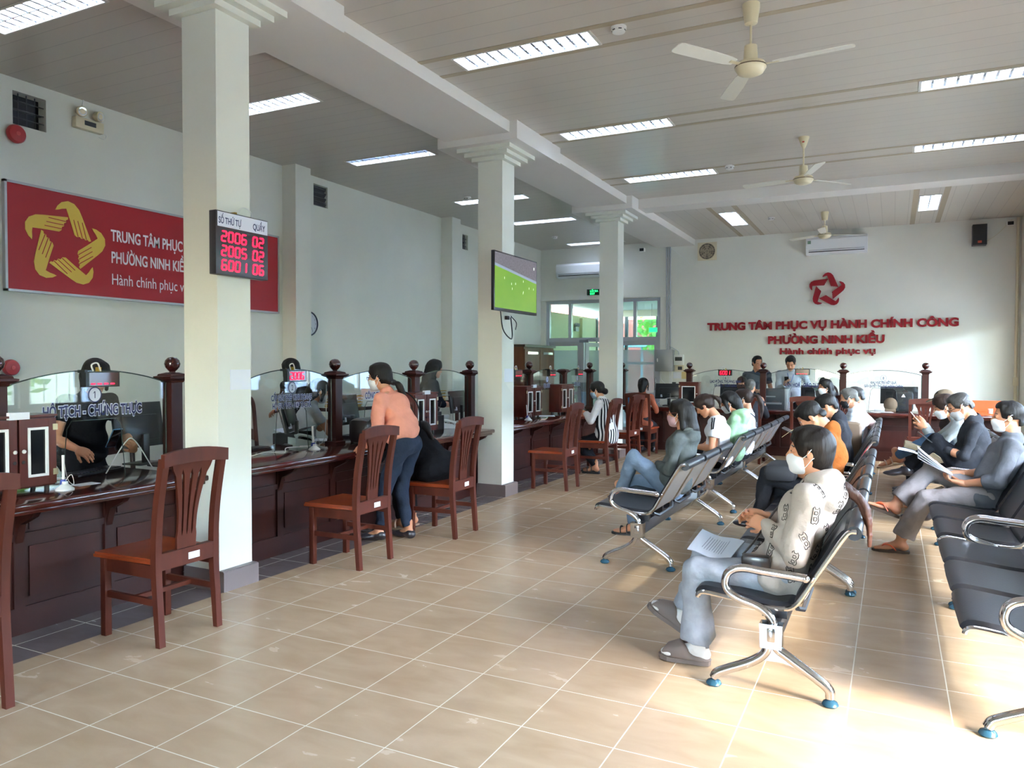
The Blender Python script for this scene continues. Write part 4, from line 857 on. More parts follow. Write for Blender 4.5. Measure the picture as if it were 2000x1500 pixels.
screen((-.66, YPB, TOPZ), (.41, YPB, TOPZ), 'arched glass screen with counter number 8 on the far counter', ['KHU VỰC TRẢ KẾT QUẢ', 'GIẢI QUYẾT THỦ TỤC HÀNH CHÍNH'], '8', None, halo=False, hc=.66, he=.58, ts=.038, ty=.445, ny=.535)
# ================================================================== FIGURES: smooth-blended solids
def rotm(yaw=0, pitch=0, roll=0):
    """x forward, y left, z up; pitch>0 bends forward/down, roll>0 tips to the right, yaw>0 turns left (degrees)"""
    return (Matrix.Rotation(math.radians(yaw), 3, 'Z') @ Matrix.Rotation(math.radians(pitch), 3, 'Y') @ Matrix.Rotation(math.radians(roll), 3, 'X'))
class Sdf:
    def __init__(s): s.ops = []
    def cone(s, a, b, ra, rb=None, k=.02, neg=False):
        s.ops.append(('c', np.array(a, float), np.array(b, float), ra, ra if rb is None else rb, k, neg)); return s
    def chain(s, pts, rs, k=.02):
        for i in range(len(pts)-1): s.cone(pts[i], pts[i+1], rs[i], rs[i+1], k)
        return s
    def ell(s, c, r, R=None, k=.02, neg=False):
        s.ops.append(('e', np.array(c, float), np.array(r, float), np.array(R if R is not None else Matrix.Identity(3), float), None, k, neg)); return s
    def box(s, c, h, R=None, rd=.005, k=.004, neg=False):
        s.ops.append(('b', np.array(c, float), np.array(h, float), np.array(R if R is not None else Matrix.Identity(3), float), rd, k, neg)); return s
    def bounds(s, o):
        if o[0] == 'c': return np.minimum(o[1]-o[3], o[2]-o[4]), np.maximum(o[1]+o[3], o[2]+o[4])
        e = np.abs(o[3]) @ o[2]; return o[1]-e, o[1]+e
    def mesh(s, h=.008, noise=0, freq=22, seed=1, noise_fn=None):
        B = [s.bounds(o) for o in s.ops if not o[6]]
        lo = np.min([b[0] for b in B], 0)-4*h-noise; hi = np.max([b[1] for b in B], 0)+4*h+noise
        n = np.ceil((hi-lo)/h).astype(int)+1
        ax = [lo[i]+h*np.arange(n[i]) for i in range(3)]
        F = np.full(n, .3, np.float32)
        for o in s.ops:
            b0, b1 = s.bounds(o); m = o[5]*1.0+3*h
            i0 = np.clip(np.floor((b0-m-lo)/h).astype(int), 0, n); i1 = np.clip(np.ceil((b1+m-lo)/h).astype(int)+1, 0, n)
            if (i1 <= i0).any(): continue
            sl = tuple(slice(a, b) for a, b in zip(i0, i1))
            X = ax[0][sl[0]][:, None, None].astype(np.float32); Y = ax[1][sl[1]][None, :, None].astype(np.float32); Z = ax[2][sl[2]][None, None, :].astype(np.float32)
            if o[0] == 'c':
                a, b = o[1], o[2]; d = b-a; L2 = max(1e-9, d @ d)
                t = np.clip(((X-a[0])*d[0]+(Y-a[1])*d[1]+(Z-a[2])*d[2])/L2, 0, 1)
                D = np.sqrt((X-a[0]-t*d[0])**2+(Y-a[1]-t*d[1])**2+(Z-a[2]-t*d[2])**2)-(o[3]+t*(o[4]-o[3]))
            else:
                x, y, z = X-o[1][0], Y-o[1][1], Z-o[1][2]; R = o[3]
                u = x*R[0, 0]+y*R[1, 0]+z*R[2, 0]; v = x*R[0, 1]+y*R[1, 1]+z*R[2, 1]; w_ = x*R[0, 2]+y*R[1, 2]+z*R[2, 2]
                if o[0] == 'e':
                    r = o[2]; k0 = np.sqrt((u/r[0])**2+(v/r[1])**2+(w_/r[2])**2); k1 = np.sqrt((u/r[0]**2)**2+(v/r[1]**2)**2+(w_/r[2]**2)**2)
                    D = k0*(k0-1)/np.maximum(k1, 1e-6)
                else:
                    q = o[2]-o[4]; a_, b_, c_ = np.abs(u)-q[0], np.abs(v)-q[1], np.abs(w_)-q[2]
                    D = np.sqrt(np.maximum(a_, 0)**2+np.maximum(b_, 0)**2+np.maximum(c_, 0)**2)+np.minimum(np.maximum(a_, np.maximum(b_, c_)), 0)-o[4]
            k = o[5]; G = F[sl]
            if o[6]:
                D = -D; hh = np.clip(.5-.5*(G-D)/k, 0, 1); F[sl] = G+(D-G)*hh+k*hh*(1-hh)
            else:
                hh = np.clip(.5+.5*(G-D)/k, 0, 1); F[sl] = G+(D-G)*hh-k*hh*(1-hh)
        if noise:
            rd = np.random.RandomState(seed); X, Y, Z = ax[0][:, None, None], ax[1][None, :, None], ax[2][None, None, :]
            for q in range(5):
                v = rd.normal(size=3); v[2] *= 1.3; v = v/np.linalg.norm(v)*freq*(.6+.35*q); F += (noise*(.9-.13*q)*np.sin(v[0]*X+v[1]*Y+v[2]*Z+rd.rand()*7+1.3*np.sin(v[1]*X*.7-v[0]*Z*.8))).astype(np.float32)
        return surface_nets(F, lo, h)
def surface_nets(F, lo, h):
    S = F < 0; n = F.shape
    c = [S[i:n[0]-1+i, j:n[1]-1+j, k:n[2]-1+k] for i in (0, 1) for j in (0, 1) for k in (0, 1)]
    anyc = c[0].copy(); allc = c[0].copy()
    for q in c[1:]: anyc |= q; allc &= q
    I = np.argwhere(anyc & ~allc)
    if len(I) == 0: return np.zeros((0, 3)), np.zeros((0, 4), int)
    idx = np.full(anyc.shape, -1, np.int64); idx[I[:, 0], I[:, 1], I[:, 2]] = np.arange(len(I))
    val = np.array([F[I[:, 0]+a, I[:, 1]+b, I[:, 2]+d] for a in (0, 1) for b in (0, 1) for d in (0, 1)])
    pos = np.array([(a, b, d) for a in (0, 1) for b in (0, 1) for d in (0, 1)], float)
    acc = np.zeros((len(I), 3)); cnt = np.zeros(len(I))
    for a in range(8):
        for b in range(a+1, 8):
            if bin(a ^ b).count('1') != 1: continue
            va, vb = val[a], val[b]; m = (va < 0) != (vb < 0)
            t = np.where(m, va/np.where(m, va-vb, 1), 0)
            acc += np.where(m[:, None], pos[a]+t[:, None]*(pos[b]-pos[a]), 0); cnt += m
    P = lo+h*(I+acc/cnt[:, None]); Q = []
    for axx in range(3):
        sl0 = [slice(None)]*3; sl1 = [slice(None)]*3; sl0[axx] = slice(0, -1); sl1[axx] = slice(1, None)
        ch = S[tuple(sl0)] != S[tuple(sl1)]; E = np.argwhere(ch); o1, o2 = (axx+1) % 3, (axx+2) % 3
        E = E[(E[:, o1] > 0) & (E[:, o2] > 0) & (E[:, o1] < n[o1]-1) & (E[:, o2] < n[o2]-1)]
        def at(d1, d2): J = E.copy(); J[:, o1] -= d1; J[:, o2] -= d2; return idx[J[:, 0], J[:, 1], J[:, 2]]
        q = np.stack([at(1, 1), at(0, 1), at(0, 0), at(1, 0)], 1); ins = S[E[:, 0], E[:, 1], E[:, 2]]
        q[~ins] = q[~ins][:, ::-1]; Q.append(q)
    Q = np.concatenate(Q); Q = Q[(Q >= 0).all(1)]
    return P, Q
def meshobj(name, parts, mt, parent):
    vs = []; fs = []; o = 0
    for P, Q in parts: vs.append(P); fs.append(Q+o); o += len(P)
    vs = np.concatenate(vs); fs = np.concatenate(fs)
    me = bpy.data.meshes.new(name); me.from_pydata(vs.tolist(), [], fs.tolist()); me.materials.append(mt)
    me.polygons.foreach_set('use_smooth', [True]*len(fs)); me.update()
    ob = bpy.data.objects.new(name, me); C.objects.link(ob); ob.parent = parent; return ob
def ik(a, t, l1, l2, pole):
    a, t, pole = Vector(a), Vector(t), Vector(pole); d = t-a; L = min(d.length, (l1+l2)*.995); d.normalize()
    x = (l1*l1-l2*l2+L*L)/(2*L); y = math.sqrt(max(0, l1*l1-x*x)); p = pole-d*pole.dot(d); p.normalize()
    return a+d*x+p*y, a+d*L
SKIN = [mat('skin_light', 'D8A283', .5, sss=.12), mat('skin_mid', 'C68C6A', .5, sss=.12), mat('skin_tan', 'A86F50', .5, sss=.12)]
HAIRB = mat('hair_black', '120F0D', .55, spec=.3, bump=.5, bscale=60, stretch=(1, 1, .12)); HAIRN = mat('hair_brown', '2A1B15', .55, spec=.3, bump=.5, bscale=60, stretch=(1, 1, .12)); HAIRG = mat('hair_grey', '55524E', .6, bump=.6, bscale=90)
MASKW = mat('mask_white', 'E4E6E8', .7); EYED = mat('eye_dark', '1A1412', .3); FRAME = mat('spectacle_frame', '241A18', .3)
def cloth(name, col, rough=.9, noise=.06): return mat('cloth_'+name, col, rough, spec=.12, noise=noise, nscale=14, bump=.7, bscale=16, bdist=.016)
def hand_parts(W, fwd, palm, side, s=1, curl=(25, 35, 25), spread=6, thumb=30, h=.0045, k=.007):
    """W wrist, fwd towards the knuckles, palm = direction the palm faces, side +1 left hand / -1 right hand"""
    f = Vector(fwd).normalized(); p = Vector(palm); p = (p-f*p.dot(f)).normalized(); r = f.cross(p)*side   # r: towards the thumb
    W = Vector(W); S = Sdf(); S.ell(W+f*.045*s, (.05*s, .036*s, .017*s), Matrix((f, r, p)).transposed(), .01)
    S.cone(W-f*.02*s, W+f*.02*s, .026*s, .024*s, .014)
    for i, (off, ln, rr) in enumerate(((.027, .068, .0088), (.009, .076, .009), (-.009, .07, .0086), (-.026, .055, .0078))):
        kn = W+f*(.085-.006*abs(i-1))*s+r*off*s; S.cone(W+f*.02*s+r*off*.6*s, kn, .014*s, .0105*s, .012)
        a = 0; q = kn; sp = math.radians(spread*(1.2-i*.8)); d0 = (f*math.cos(sp)+r*math.sin(sp))
        for j, (fr, c) in enumerate(zip((.46, .3, .24), curl)):
            a += math.radians(c*(1+.12*(i-1))); d = d0*math.cos(a)+p*math.sin(a); e = q+d*ln*fr*s; S.cone(q, e, rr*(1-.08*j)*s, rr*(.93-.09*j)*s, k*.6); q = e
    b = W+f*.022*s+r*.026*s; t = math.radians(thumb); d = (f*math.cos(t)*.8+r*math.sin(t)*.9+p*.45).normalized(); e = b+d*.045*s; S.cone(W+f*.015*s+r*.012*s, b, .015*s, .0135*s, .012); S.cone(b, e, .0125*s, .0105*s, k); e2 = e+(d+f*.7+p*.15).normalized()*.032*s; S.cone(e, e2, .0102*s, .0078*s, k*.6)
    return S.mesh(h*s)
def foot_sdf(A, fwd, up, s, toes=False, sock=0):
    f = Vector(fwd).normalized(); u = Vector(up); u = (u-f*u.dot(f)).normalized(); l = u.cross(f); A = Vector(A); R = Matrix((f, l, u)).transposed(); S = Sdf(); e = sock
    S.cone(A+u*.06*s, A-u*.03*s, .036*s+e, .034*s+e, .02); S.ell(A-f*.022*s-u*.045*s, (.036*s+e, .03*s+e, .032*s+e), R, .02)
    S.cone(A+f*.02*s-u*.022*s, A+f*.115*s-u*.058*s, .032*s+e, .022*s+e, .025); S.ell(A+f*.115*s-u*.06*s, (.05*s+e, .042*s+e, .018*s+e), R, .02)
    if toes:
        for i, (o, x, r) in enumerate(((.026, .185, .0135), (.008, .19, .0095), (-.008, .182, .009), (-.022, .17, .0085), (-.034, .155, .008))): S.cone(A+f*.13*s+l*o*s-u*.062*s, A+f*x*s+l*o*1.1*s-u*.066*s, r*s, r*.9*s, .006)
    else: S.ell(A+f*.16*s-u*.064*s, (.036*s+e, .038*s+e, .014*s+e), R, .02)
    return S
class Person: pass
def person(label, pos, yaw, hipz=.48, s=.97, lean=0, up=None, twist=0, side=0, head=(0, 0, 0), wl=None, wr=None, el=None, er=None, hl={}, hr={}, al=None, ar=None, kl=None, kr=None, fl=None, fr=None, ful=None, fur=None,
           skin=1, hair='short', hairmat=None, top=None, bottom=None, shoe=None, sleeve='long', mask=None, sex='f', fat=1, vox=.009, hvox=.006, legs=True, flare=0, tail=None, tie=None, hem=.0, hood=False, collar=True, cap=None, glasses=False, headoff=(0, 0, 0), hands=True, pantend=0, name='person', cat='person', toes=False, sock=None, neckfwd=.02, sleeve_r=1, group=None, top_noise=.005):
    t = thing(name, label, cat, (pos[0], pos[1], 0), yaw, group); Pn = Person(); Pn.root = t
    sw = (.165 if sex == 'f' else .185)*s; T = .485*s
    up = lean if up is None else up
    H = Vector((0, 0, hipz)); R0 = rotm(twist*.3, lean, side*.5); R1 = rotm(twist*.7, lean*.6+up*.4, side); R2 = rotm(twist, up, side)
    W_ = H+R0 @ Vector((0, 0, .17*s)); Ch = W_+R1 @ Vector((0, 0, .16*s)); N = Ch+R2 @ Vector((0, 0, .155*s))
    SL = N+R2 @ Vector((.0, sw, -.05*s)); SR = N+R2 @ Vector((.0, -sw, -.05*s))
    Rh = rotm(*head); hc = N+R2 @ Vector((neckfwd, 0, .055*s))+Rh @ Vector((.02*s, 0, .115*s))+Vector(headoff)
    ua, fa = .275*s, .24*s; th, sh = .40*s, .395*s; sd = lambda v: Vector(v)
    if wl is None: wl = (.2, .16, hipz+.12)
    if wr is None: wr = (.2, -.16, hipz+.12)
    EL, WL = ik(SL, wl, ua, fa, el or (-.5, .5, -1)); ER, WR = ik(SR, wr, ua, fa, er or (-.5, -.5, -1))
    HL = H+Vector((0, .085*s, -.01)); HR = H+Vector((0, -.085*s, -.01))
    if al is None: al = (.40*s, .1, .085)
    if ar is None: ar = (.40*s, -.1, .085)
    KL, AL = ik(HL, al, th, sh, kl or (1, .1, .5)); KR, AR = ik(HR, ar, th, sh, kr or (1, -.1, .5))
    sk = SKIN[skin]; g = fat
    # --- skin: one continuous body
    B = Sdf()
    B.ell(H, (.10*s*g, .14*s, .10*s), R0, .05).ell(W_, (.085*s*g, .12*s, .12*s), R1, .05).ell(Ch, (.095*s*g, .135*s, .13*s), R2, .05).cone(SL-R2 @ V(0, .04, 0), SR+R2 @ V(0, .04, 0), .048*s, None, .04)
    for S_, E_, Wr in ((SL, EL, WL), (SR, ER, WR)): B.cone(S_, E_, .043*s, .035*s, .03).cone(E_, E_.lerp(Wr, .35), .035*s, .036*s, .015).cone(E_.lerp(Wr, .35), Wr, .036*s, .0245*s, .015)
    if legs:
        for Hp, K_, A_ in ((HL, KL, AL), (HR, KR, AR)): B.cone(Hp, K_, .06*s, .042*s, .02).cone(K_, K_.lerp(A_, .35), .042*s, .043*s, .02).cone(K_.lerp(A_, .35), A_, .043*s, .031*s, .02)
    nb = hc+Rh @ Vector((-.03*s, 0, -.07*s)); nr = (.047 if sex == 'f' else .054)*s
    B.cone(N-R2 @ V(0, 0, .02), nb, nr*1.12, nr, .03)
    parts = [B.mesh(vox)]
    D = Sdf(); q = lambda x, y, z: hc+Rh @ (Vector((x, y, z))*s); r_ = lambda *a: tuple(x*s for x in a)
    D.cone(N.lerp(nb, .15), nb, nr*1.08, nr, .02)
    D.ell(q(-.012, 0, .022), r_(.092, .073, .083), Rh, .02).ell(q(.028, 0, -.045), r_(.058, .056, .076), Rh, .025)
    for y in (-1, 1): D.cone(q(.0, y*.05, -.055), q(.055, y*.012, -.104), .018*s, .017*s, .02)
    D.ell(q(.064, 0, -.106), r_(.017, .02, .016), Rh, .015).ell(q(.068, 0, .01), r_(.018, .045, .013), Rh, .02)
    D.cone(q(.082, 0, 0), q(.1, 0, -.034), .0075*s, .0115*s, .012).ell(q(.091, 0, -.04), r_(.011, .0165, .008), Rh, .008)
    D.ell(q(.081, 0, -.066), r_(.01, .021, .0055), Rh, .006).ell(q(.079, 0, -.077), r_(.0105, .018, .006), Rh, .006)
    for y in (-1, 1):
        D.ell(q(.093, y*.031, -.006), r_(.016, .016, .009), Rh, .012, True).ell(q(.074, y*.031, -.006), r_(.012, .014, .0095), Rh, .006)
        D.ell(q(-.008, y*.073, -.014), r_(.019, .009, .031), Rh @ rotm(y*18, -12), .006).ell(q(.0, y*.083, -.012), r_(.009, .006, .017), Rh @ rotm(y*18, -12), .006, True)
    parts.append(D.mesh(hvox))
    if hands:
        for Wr, E_, sdv, hh in ((WL, EL, 1, hl), (WR, ER, -1, hr)):
            f = Vector(hh.get('f', (Wr-E_))); pm = Vector(hh.get('p', (.2, -sdv*.5, -.8))); parts.append(hand_parts(Wr, f, pm, sdv, s*(1 if sex == 'f' else 1.07), hh.get('curl', (22, 32, 22)), hh.get('spread', 5), hh.get('thumb', 32), max(.0042, hvox*.75)))
    feet = []
    if legs:
        for A_, K_, ff, uu in ((AL, KL, fl, ful), (AR, KR, fr, fur)):
            f = Vector(ff or (1, 0, 0)); u = Vector(uu or (0, 0, 1)); feet.append((A_, f, u))
            if shoe not in ('leather', 'boot'): parts.append(foot_sdf(A_, f, u, s, toes).mesh(min(vox, .007 if not toes else .005)))
    body = meshobj('body', parts, sk, t); Pn.body = body
    # --- face details
    m = MB()
    for y in (-1, 1):
        m.ball(q(.083, y*.031, -.007), .0105*s, 0, 10, 8, (.4, 1, .45), None); m.tube([q(.083, y*.014, .016), q(.081, y*.032, .02), q(.071, y*.05, .015)], [.0035*s]*3, 5)
    m.build('eyes_and_brows', EYED, t)
    if not mask:
        MB().tube([q(.085, -.02, -.071), q(.0905, 0, -.0715), q(.085, .02, -.071)], [.002*s, .0035*s, .002*s], 5).build('lips', mat('lips', '9A5348', .5), t)
    if mask:
        mk = Sdf(); mk.ell(q(.034, 0, -.066), r_(.064, .066, .06), Rh, .01).ell(q(.075, 0, -.045), r_(.034, .03, .036), Rh, .02).ell(q(.062, 0, -.1), r_(.03, .034, .022), Rh, .02).box(q(-.045, 0, -.06), r_(.068, .12, .12), Rh @ rotm(0, 8), .002, .006, True).box(q(.05, 0, .03), r_(.12, .12, .042), Rh @ rotm(0, 14), .002, .006, True)
        o = meshobj('face_mask', [mk.mesh(min(hvox, .005))], mask if not isinstance(mask, bool) else MASKW, t); m = MB()
        for y in (-1, 1):
            m.tube(spline([q(.03, y*.062, -.04), q(.01, y*.074, -.022), q(-.012, y*.086, .008), q(-.024, y*.084, .012)], 3), .0022*s, 5); m.tube(spline([q(.03, y*.058, -.1), q(.01, y*.07, -.075), q(-.014, y*.084, -.042), q(-.024, y*.083, -.035)], 3), .0022*s, 5)
        m.build('ear_loops', MASKW, o)
    if glasses:
        m = MB()
        for y in (-1, 1):
            m.tube([q(.1, y*(.033+.021*math.cos(a)), -.008+.015*math.sin(a)) for a in np.linspace(0, 2*PI, 17)], .0022*s, 5); m.tube([q(.098, y*.054, -.002), q(.06, y*.072, -.0), q(-.005, y*.079, .004), q(-.02, y*.079, -.01)], .0024*s, 5)
        m.tube([q(.101, -.012, -.005), q(.103, 0, -.003), q(.101, .012, -.005)], .002*s, 5); m.build('spectacles', FRAME if glasses is True else glasses, t)
    # --- hair
    hm = hairmat or HAIRB
    if hair and hair != 'none':
        A = Sdf(); big = .0 if hair in ('short', 'crop') else .006
        A.ell(q(-.016, 0, .028), r_(.103+big, .084+big, .09+big), Rh, .02)
        if hair in ('short', 'crop'):
            A.ell(q(.022, 0, .082), r_(.052, .06, .03), Rh, .02)
            A.ell(q(-.06, 0, -.04), r_(.055, .068, .05), Rh, .02)
            A.box(q(.135, 0, -.05), r_(.09, .12, .1), Rh @ rotm(0, 6), .003, .015, True); A.box(q(.02, 0, -.09), r_(.09, .12, .065), Rh @ rotm(0, 0), .003, .01, True); A.box(q(-.1, 0, -.14), r_(.1, .12, .06), Rh @ rotm(0, 0), .003, .01, True)
            for y in (-1, 1): A.ell(q(.0, y*.088, -.03), r_(.026, .02, .045), Rh, .008, True)
        else:
            if hair in ('ponytail', 'bun'): A.ell(q(-.055, 0, -.02), r_(.058, .066, .055), Rh, .03)
            else: A.ell(q(-.05, 0, -.035), r_(.07, .074, .07), Rh, .03)
            A.ell(q(.022, 0, .085), r_(.052, .06, .026), Rh, .02)
            A.ell(q(.112, 0, -.052), r_(.07, .092, .1), Rh @ rotm(0, -8), .01, True); A.box(q(.07, 0, -.15), r_(.09, .12, .085), Rh @ rotm(0, 18), .003, .015, True)
            for y in (-1, 1): A.ell(q(.006, y*.092, -.035), r_(.03, .022, .05), Rh, .008, True)
            if hair == 'fringe' or hair == 'bob':
                A.ell(q(.062, 0, .045), r_(.036, .068, .038), Rh, .015)
                for y in (-1, 1): A.cone(q(.035, y*.074, .02), q(.03, y*.078, -.1), .02*s, .014*s, .02)
                A.chain([q(-.07, 0, -.03), q(-.075, 0, -.12)], [.07*s, .055*s], .03)
            if hair == 'long':
                for y in (-1, 1): A.cone(q(-.03, y*.07, .0), q(-.045, y*.075, -.13), .028*s, .026*s, .03)
                A.chain([q(-.085, 0, -.02), q(-.1, 0, -.14), hc+R2 @ Vector((-.13*s, 0, -.28*s)), hc+R2 @ Vector((-.125*s, 0, -.4*s))], [.06*s, .06*s, .05*s, .025*s], .04)
            if hair == 'bun': A.ell(q(-.12, 0, -.055), r_(.045, .055, .045), Rh, .02)
        if tail:
            tp = q(*tie); tail = [tp+Vector(p)*s for p in tail]; sp = spline(tail, 5); nn = len(sp)
            A.cone(q(-.05, 0, min(0, tie[2]*.45)), tp, .062*s, .022*s, .03)
            rr = [(.019+.012*math.sin(PI*min(1, i/(nn-1)*1.1+.08))-.012*(i/(nn-1))**2)*s for i in range(nn)]
            for a_ in range(7):      # separate locks
                aa = a_*2*PI/7; A.chain([p+V(math.cos(aa), math.sin(aa), 0)*r*.62+V(math.sin(aa*3+i*.5), math.cos(aa*2+i*.6), 0)*.003 for i, (p, r) in enumerate(zip(sp, rr))], [r*.52 for r in rr], .006)
        Pn.hair = meshobj('hair', [A.mesh(hvox, .0016, 60, 3)], hm, t)
        if tail:
            d = (Vector(tail[1])-Vector(tail[0])).normalized(); MB().tube([Vector(tail[0])-d*.008*s, Vector(tail[0])+d*.026*s], [.028*s, .027*s], 12).build('hair_tie', BLACK, t)
    if cap is not None:
        K_ = Sdf(); K_.ell(q(-.012, 0, .04), r_(.108, .09, .085), Rh, .01).box(q(0, 0, -.06), r_(.2, .2, .085), Rh, .003, .006, True)
        if cap[1]: K_.ell(q(.12, 0, .028), r_(.075, .075, .012), Rh @ rotm(0, 12), .01)
        meshobj('cap', [K_.mesh(hvox)], cap[0], t)
    # --- top garment
    Pn.N, Pn.H, Pn.Ch, Pn.R2, Pn.hc, Pn.q, Pn.WL, Pn.WR, Pn.KL, Pn.KR, Pn.AL, Pn.AR, Pn.SL, Pn.SR, Pn.EL, Pn.ER, Pn.Rh, Pn.s, Pn.W = N, H, Ch, R2, hc, q, WL, WR, KL, KR, AL, AR, SL, SR, EL, ER, Rh, s, W_
    if top:
        A = Sdf(); e = .014
        A.ell(H+R0 @ V(0, 0, .05-hem), (.135*s*g+e, .172*s*(.5+.5*g)+e, .13*s+e), R0, .06).ell(W_, (.105*s*g+e, .135*s*(.5+.5*g)+e, .13*s+e), R1, .06).ell(Ch, (.108*s*g+e, .145*s+e, .135*s+e), R2, .05).cone(SL-R2 @ V(0, .03, 0), SR+R2 @ V(0, .03, 0), .053*s+e*.5, None, .04)
        A.cone(N-R2 @ V(.0, 0, .03), N+R2 @ V(0, 0, .0), .075*s, .062*s, .03)
        kx = {'long': 1, 'elbow': .12, 'short': -.5, 'roll': .42, 'none': -1}[sleeve]
        for S_, E_, Wr in ((SL, EL, WL), (SR, ER, WR)):
            if sleeve == 'none': continue
            rr = sleeve_r
            if kx > 0:
                en = E_.lerp(Wr, kx*.97); A.cone(S_, E_, .054*s*rr, .047*s*rr, .025).cone(E_, en, .047*s*rr, (.036 if kx > .9 else .045)*s*rr, .015); d = (Wr-E_).normalized()
            else:
                en = S_.lerp(E_, 1+kx*.9); A.cone(S_, en, .056*s*rr, .056*s*rr, .025); d = (E_-S_).normalized()
            if kx > .9 and sleeve_r > 1.05: A.cone(en-d*.05, en-d*.012, .038*s*rr, .034*s*rr, .006)
            A.box(en+d*.062, (.06, .075, .075), Matrix((d, d.orthogonal().normalized(), d.cross(d.orthogonal().normalized()))).transposed(), .002, .004, True)
        if hood:
            A.ell(N+R2 @ V(-.07, 0, -.035), (.075*s, .125*s, .1*s), R2 @ rotm(0, -25), .02).ell(N+R2 @ V(-.03, 0, .035), (.1*s, .105*s, .042*s), R2 @ rotm(0, 14), .012)
            A.ell(N+R2 @ V(.03, 0, .075), (.075*s, .07*s, .07*s), R2, .015, True)
        elif collar:
            A.cone(N+R2 @ V(-.005, 0, -.005), N+R2 @ V(.008, 0, .028), nr*1.28+.004, nr*1.2+.004, .01)
            A.ell(N+R2 @ V(.03, 0, .068), (.06*s, .055*s, .045*s), R2, .008, True)
        else: A.ell(N+R2 @ V(.03, 0, .035), (.075*s, .075*s, .05*s), R2, .01, True)
        A.box(H+R0 @ V(0, 0, -.17-hem), (.4, .4, .1), R0, .002, .006, True)
        Pn.top = meshobj('shirt', [A.mesh(vox*.9, top_noise, 30, len(label))], top, t)
    if bottom and legs:
        A = Sdf(); e = .01
        A.ell(H+V(-.005, 0, -.01), (.108*s*g+e, .148*s*(.5+.5*g)+e, .1*s+e), R0, .05)
        for Hp, K_, A_ in ((HL, KL, AL), (HR, KR, AR)):
            A.cone(Hp, K_, .08*s*(.6+.4*g)+e, .054*s+e, .03); en = K_.lerp(A_, 1-.06-pantend); d = (A_-K_).normalized()
            A.cone(K_, en, .054*s+e, (.038+flare)*s+e, .02)
            b1 = d.orthogonal().normalized(); A.box(en+d*.062, (.06, .1, .1), Matrix((d, b1, d.cross(b1))).transposed(), .002, .004, True)
        Pn.bottom = meshobj('trousers', [A.mesh(vox*.9, .0045, 32, len(label)+5)], bottom, t)
    # --- shoes
    if legs and shoe:
        for A_, f, u in feet:
            f = f.normalized(); u = (u-f*u.dot(f)).normalized(); l = u.cross(f); R = Matrix((f, l, u)).transposed(); bs = A_-u*.075*s
            O = lambda x, y, z: A_+(f*x+l*y+u*z)*s
            if shoe == 'leather' or shoe == 'flat':
                G = Sdf(); cm = mat('shoe_leather', '232026', .35, coat=.3)
                G.ell(O(-.02, 0, -.05), r_(.05, .038, .036), R, .02).cone(O(-.01, 0, -.03), O(.11, 0, -.052), .038*s, .028*s, .03).ell(O(.12, 0, -.058), r_(.085, .045, .026), R, .02)
                if shoe == 'leather': G.cone(O(0, 0, .0), O(-.005, 0, -.03), .044*s, .042*s, .02).box(O(0, 0, .055), r_(.08, .08, .045), R, .002, .006, True)
                else: G.ell(O(.035, 0, .0), r_(.085, .036, .05), R, .008, True)
                meshobj('shoe', [G.mesh(.006)], cm, t)
            else:
                out = [(-.062, 0), (-.055, .026), (-.02, .034), (.04, .036), (.1, .046), (.15, .045), (.19, .028), (.205, 0)]; out = out+[(x, -y) for x, y in out[::-1][1:-1]]
                cm = shoe[1]; th_ = shoe[2]
                o = MB().prism([O(x*1.04, y*1.1, -.077) for x, y in out][::-1], u*-th_, 0).build('sandal_sole', shoe[3], t)
                if shoe[0] == 'slide':
                    G = Sdf(); G.cone(O(.075, 0, -.03), O(.16, 0, -.06), .05*s, .042*s, .03).ell(O(-.0, 0, -.08), r_(.07, .042, .028), R, .03).cone(O(.1, 0, -.07), O(.0, 0, -.078), .045*s, .04*s, .03)
                    G.ell(O(.0, 0, .01), r_(.085, .04, .085), R, .02, True).cone(O(.17, 0, -.045), O(.25, 0, -.05), .022*s, .03*s, .012, True); G.box(O(.05, 0, -.18), r_(.3, .2, .1), R, .002, .004, True)
                    meshobj('strap', [G.mesh(.006)], cm, t)
                elif shoe[0] == 'flipflop':
                    m = MB()
                    for y in (-1, 1): m.tube(spline([O(.145, .012, -.058), O(.12, .012+y*.018, -.035), O(.08, y*.038, -.034), O(.035, y*.042, -.072)], 4), .0075*s, 8, flat=.6)
                    m.build('strap', cm, t)
                else:
                    m = MB()
                    for x in (.05, .11): m.tube(spline([O(x, -.044, -.075), O(x+.005, -.036, -.035 if x > .06 else -.02), O(x+.01, 0, -.025 if x > .06 else -.005), O(x+.005, .036, -.035 if x > .06 else -.02), O(x, .044, -.075)], 4), .011*s, 8, flat=.4)
                    m.build('strap', cm, t)
    return Pn
def on_surface(ob, p, d):
    """first hit on a mesh in its own space"""
    ok, loc, nor, i = ob.ray_cast(Vector(p), Vector(d).normalized()); return (loc, nor) if ok else None
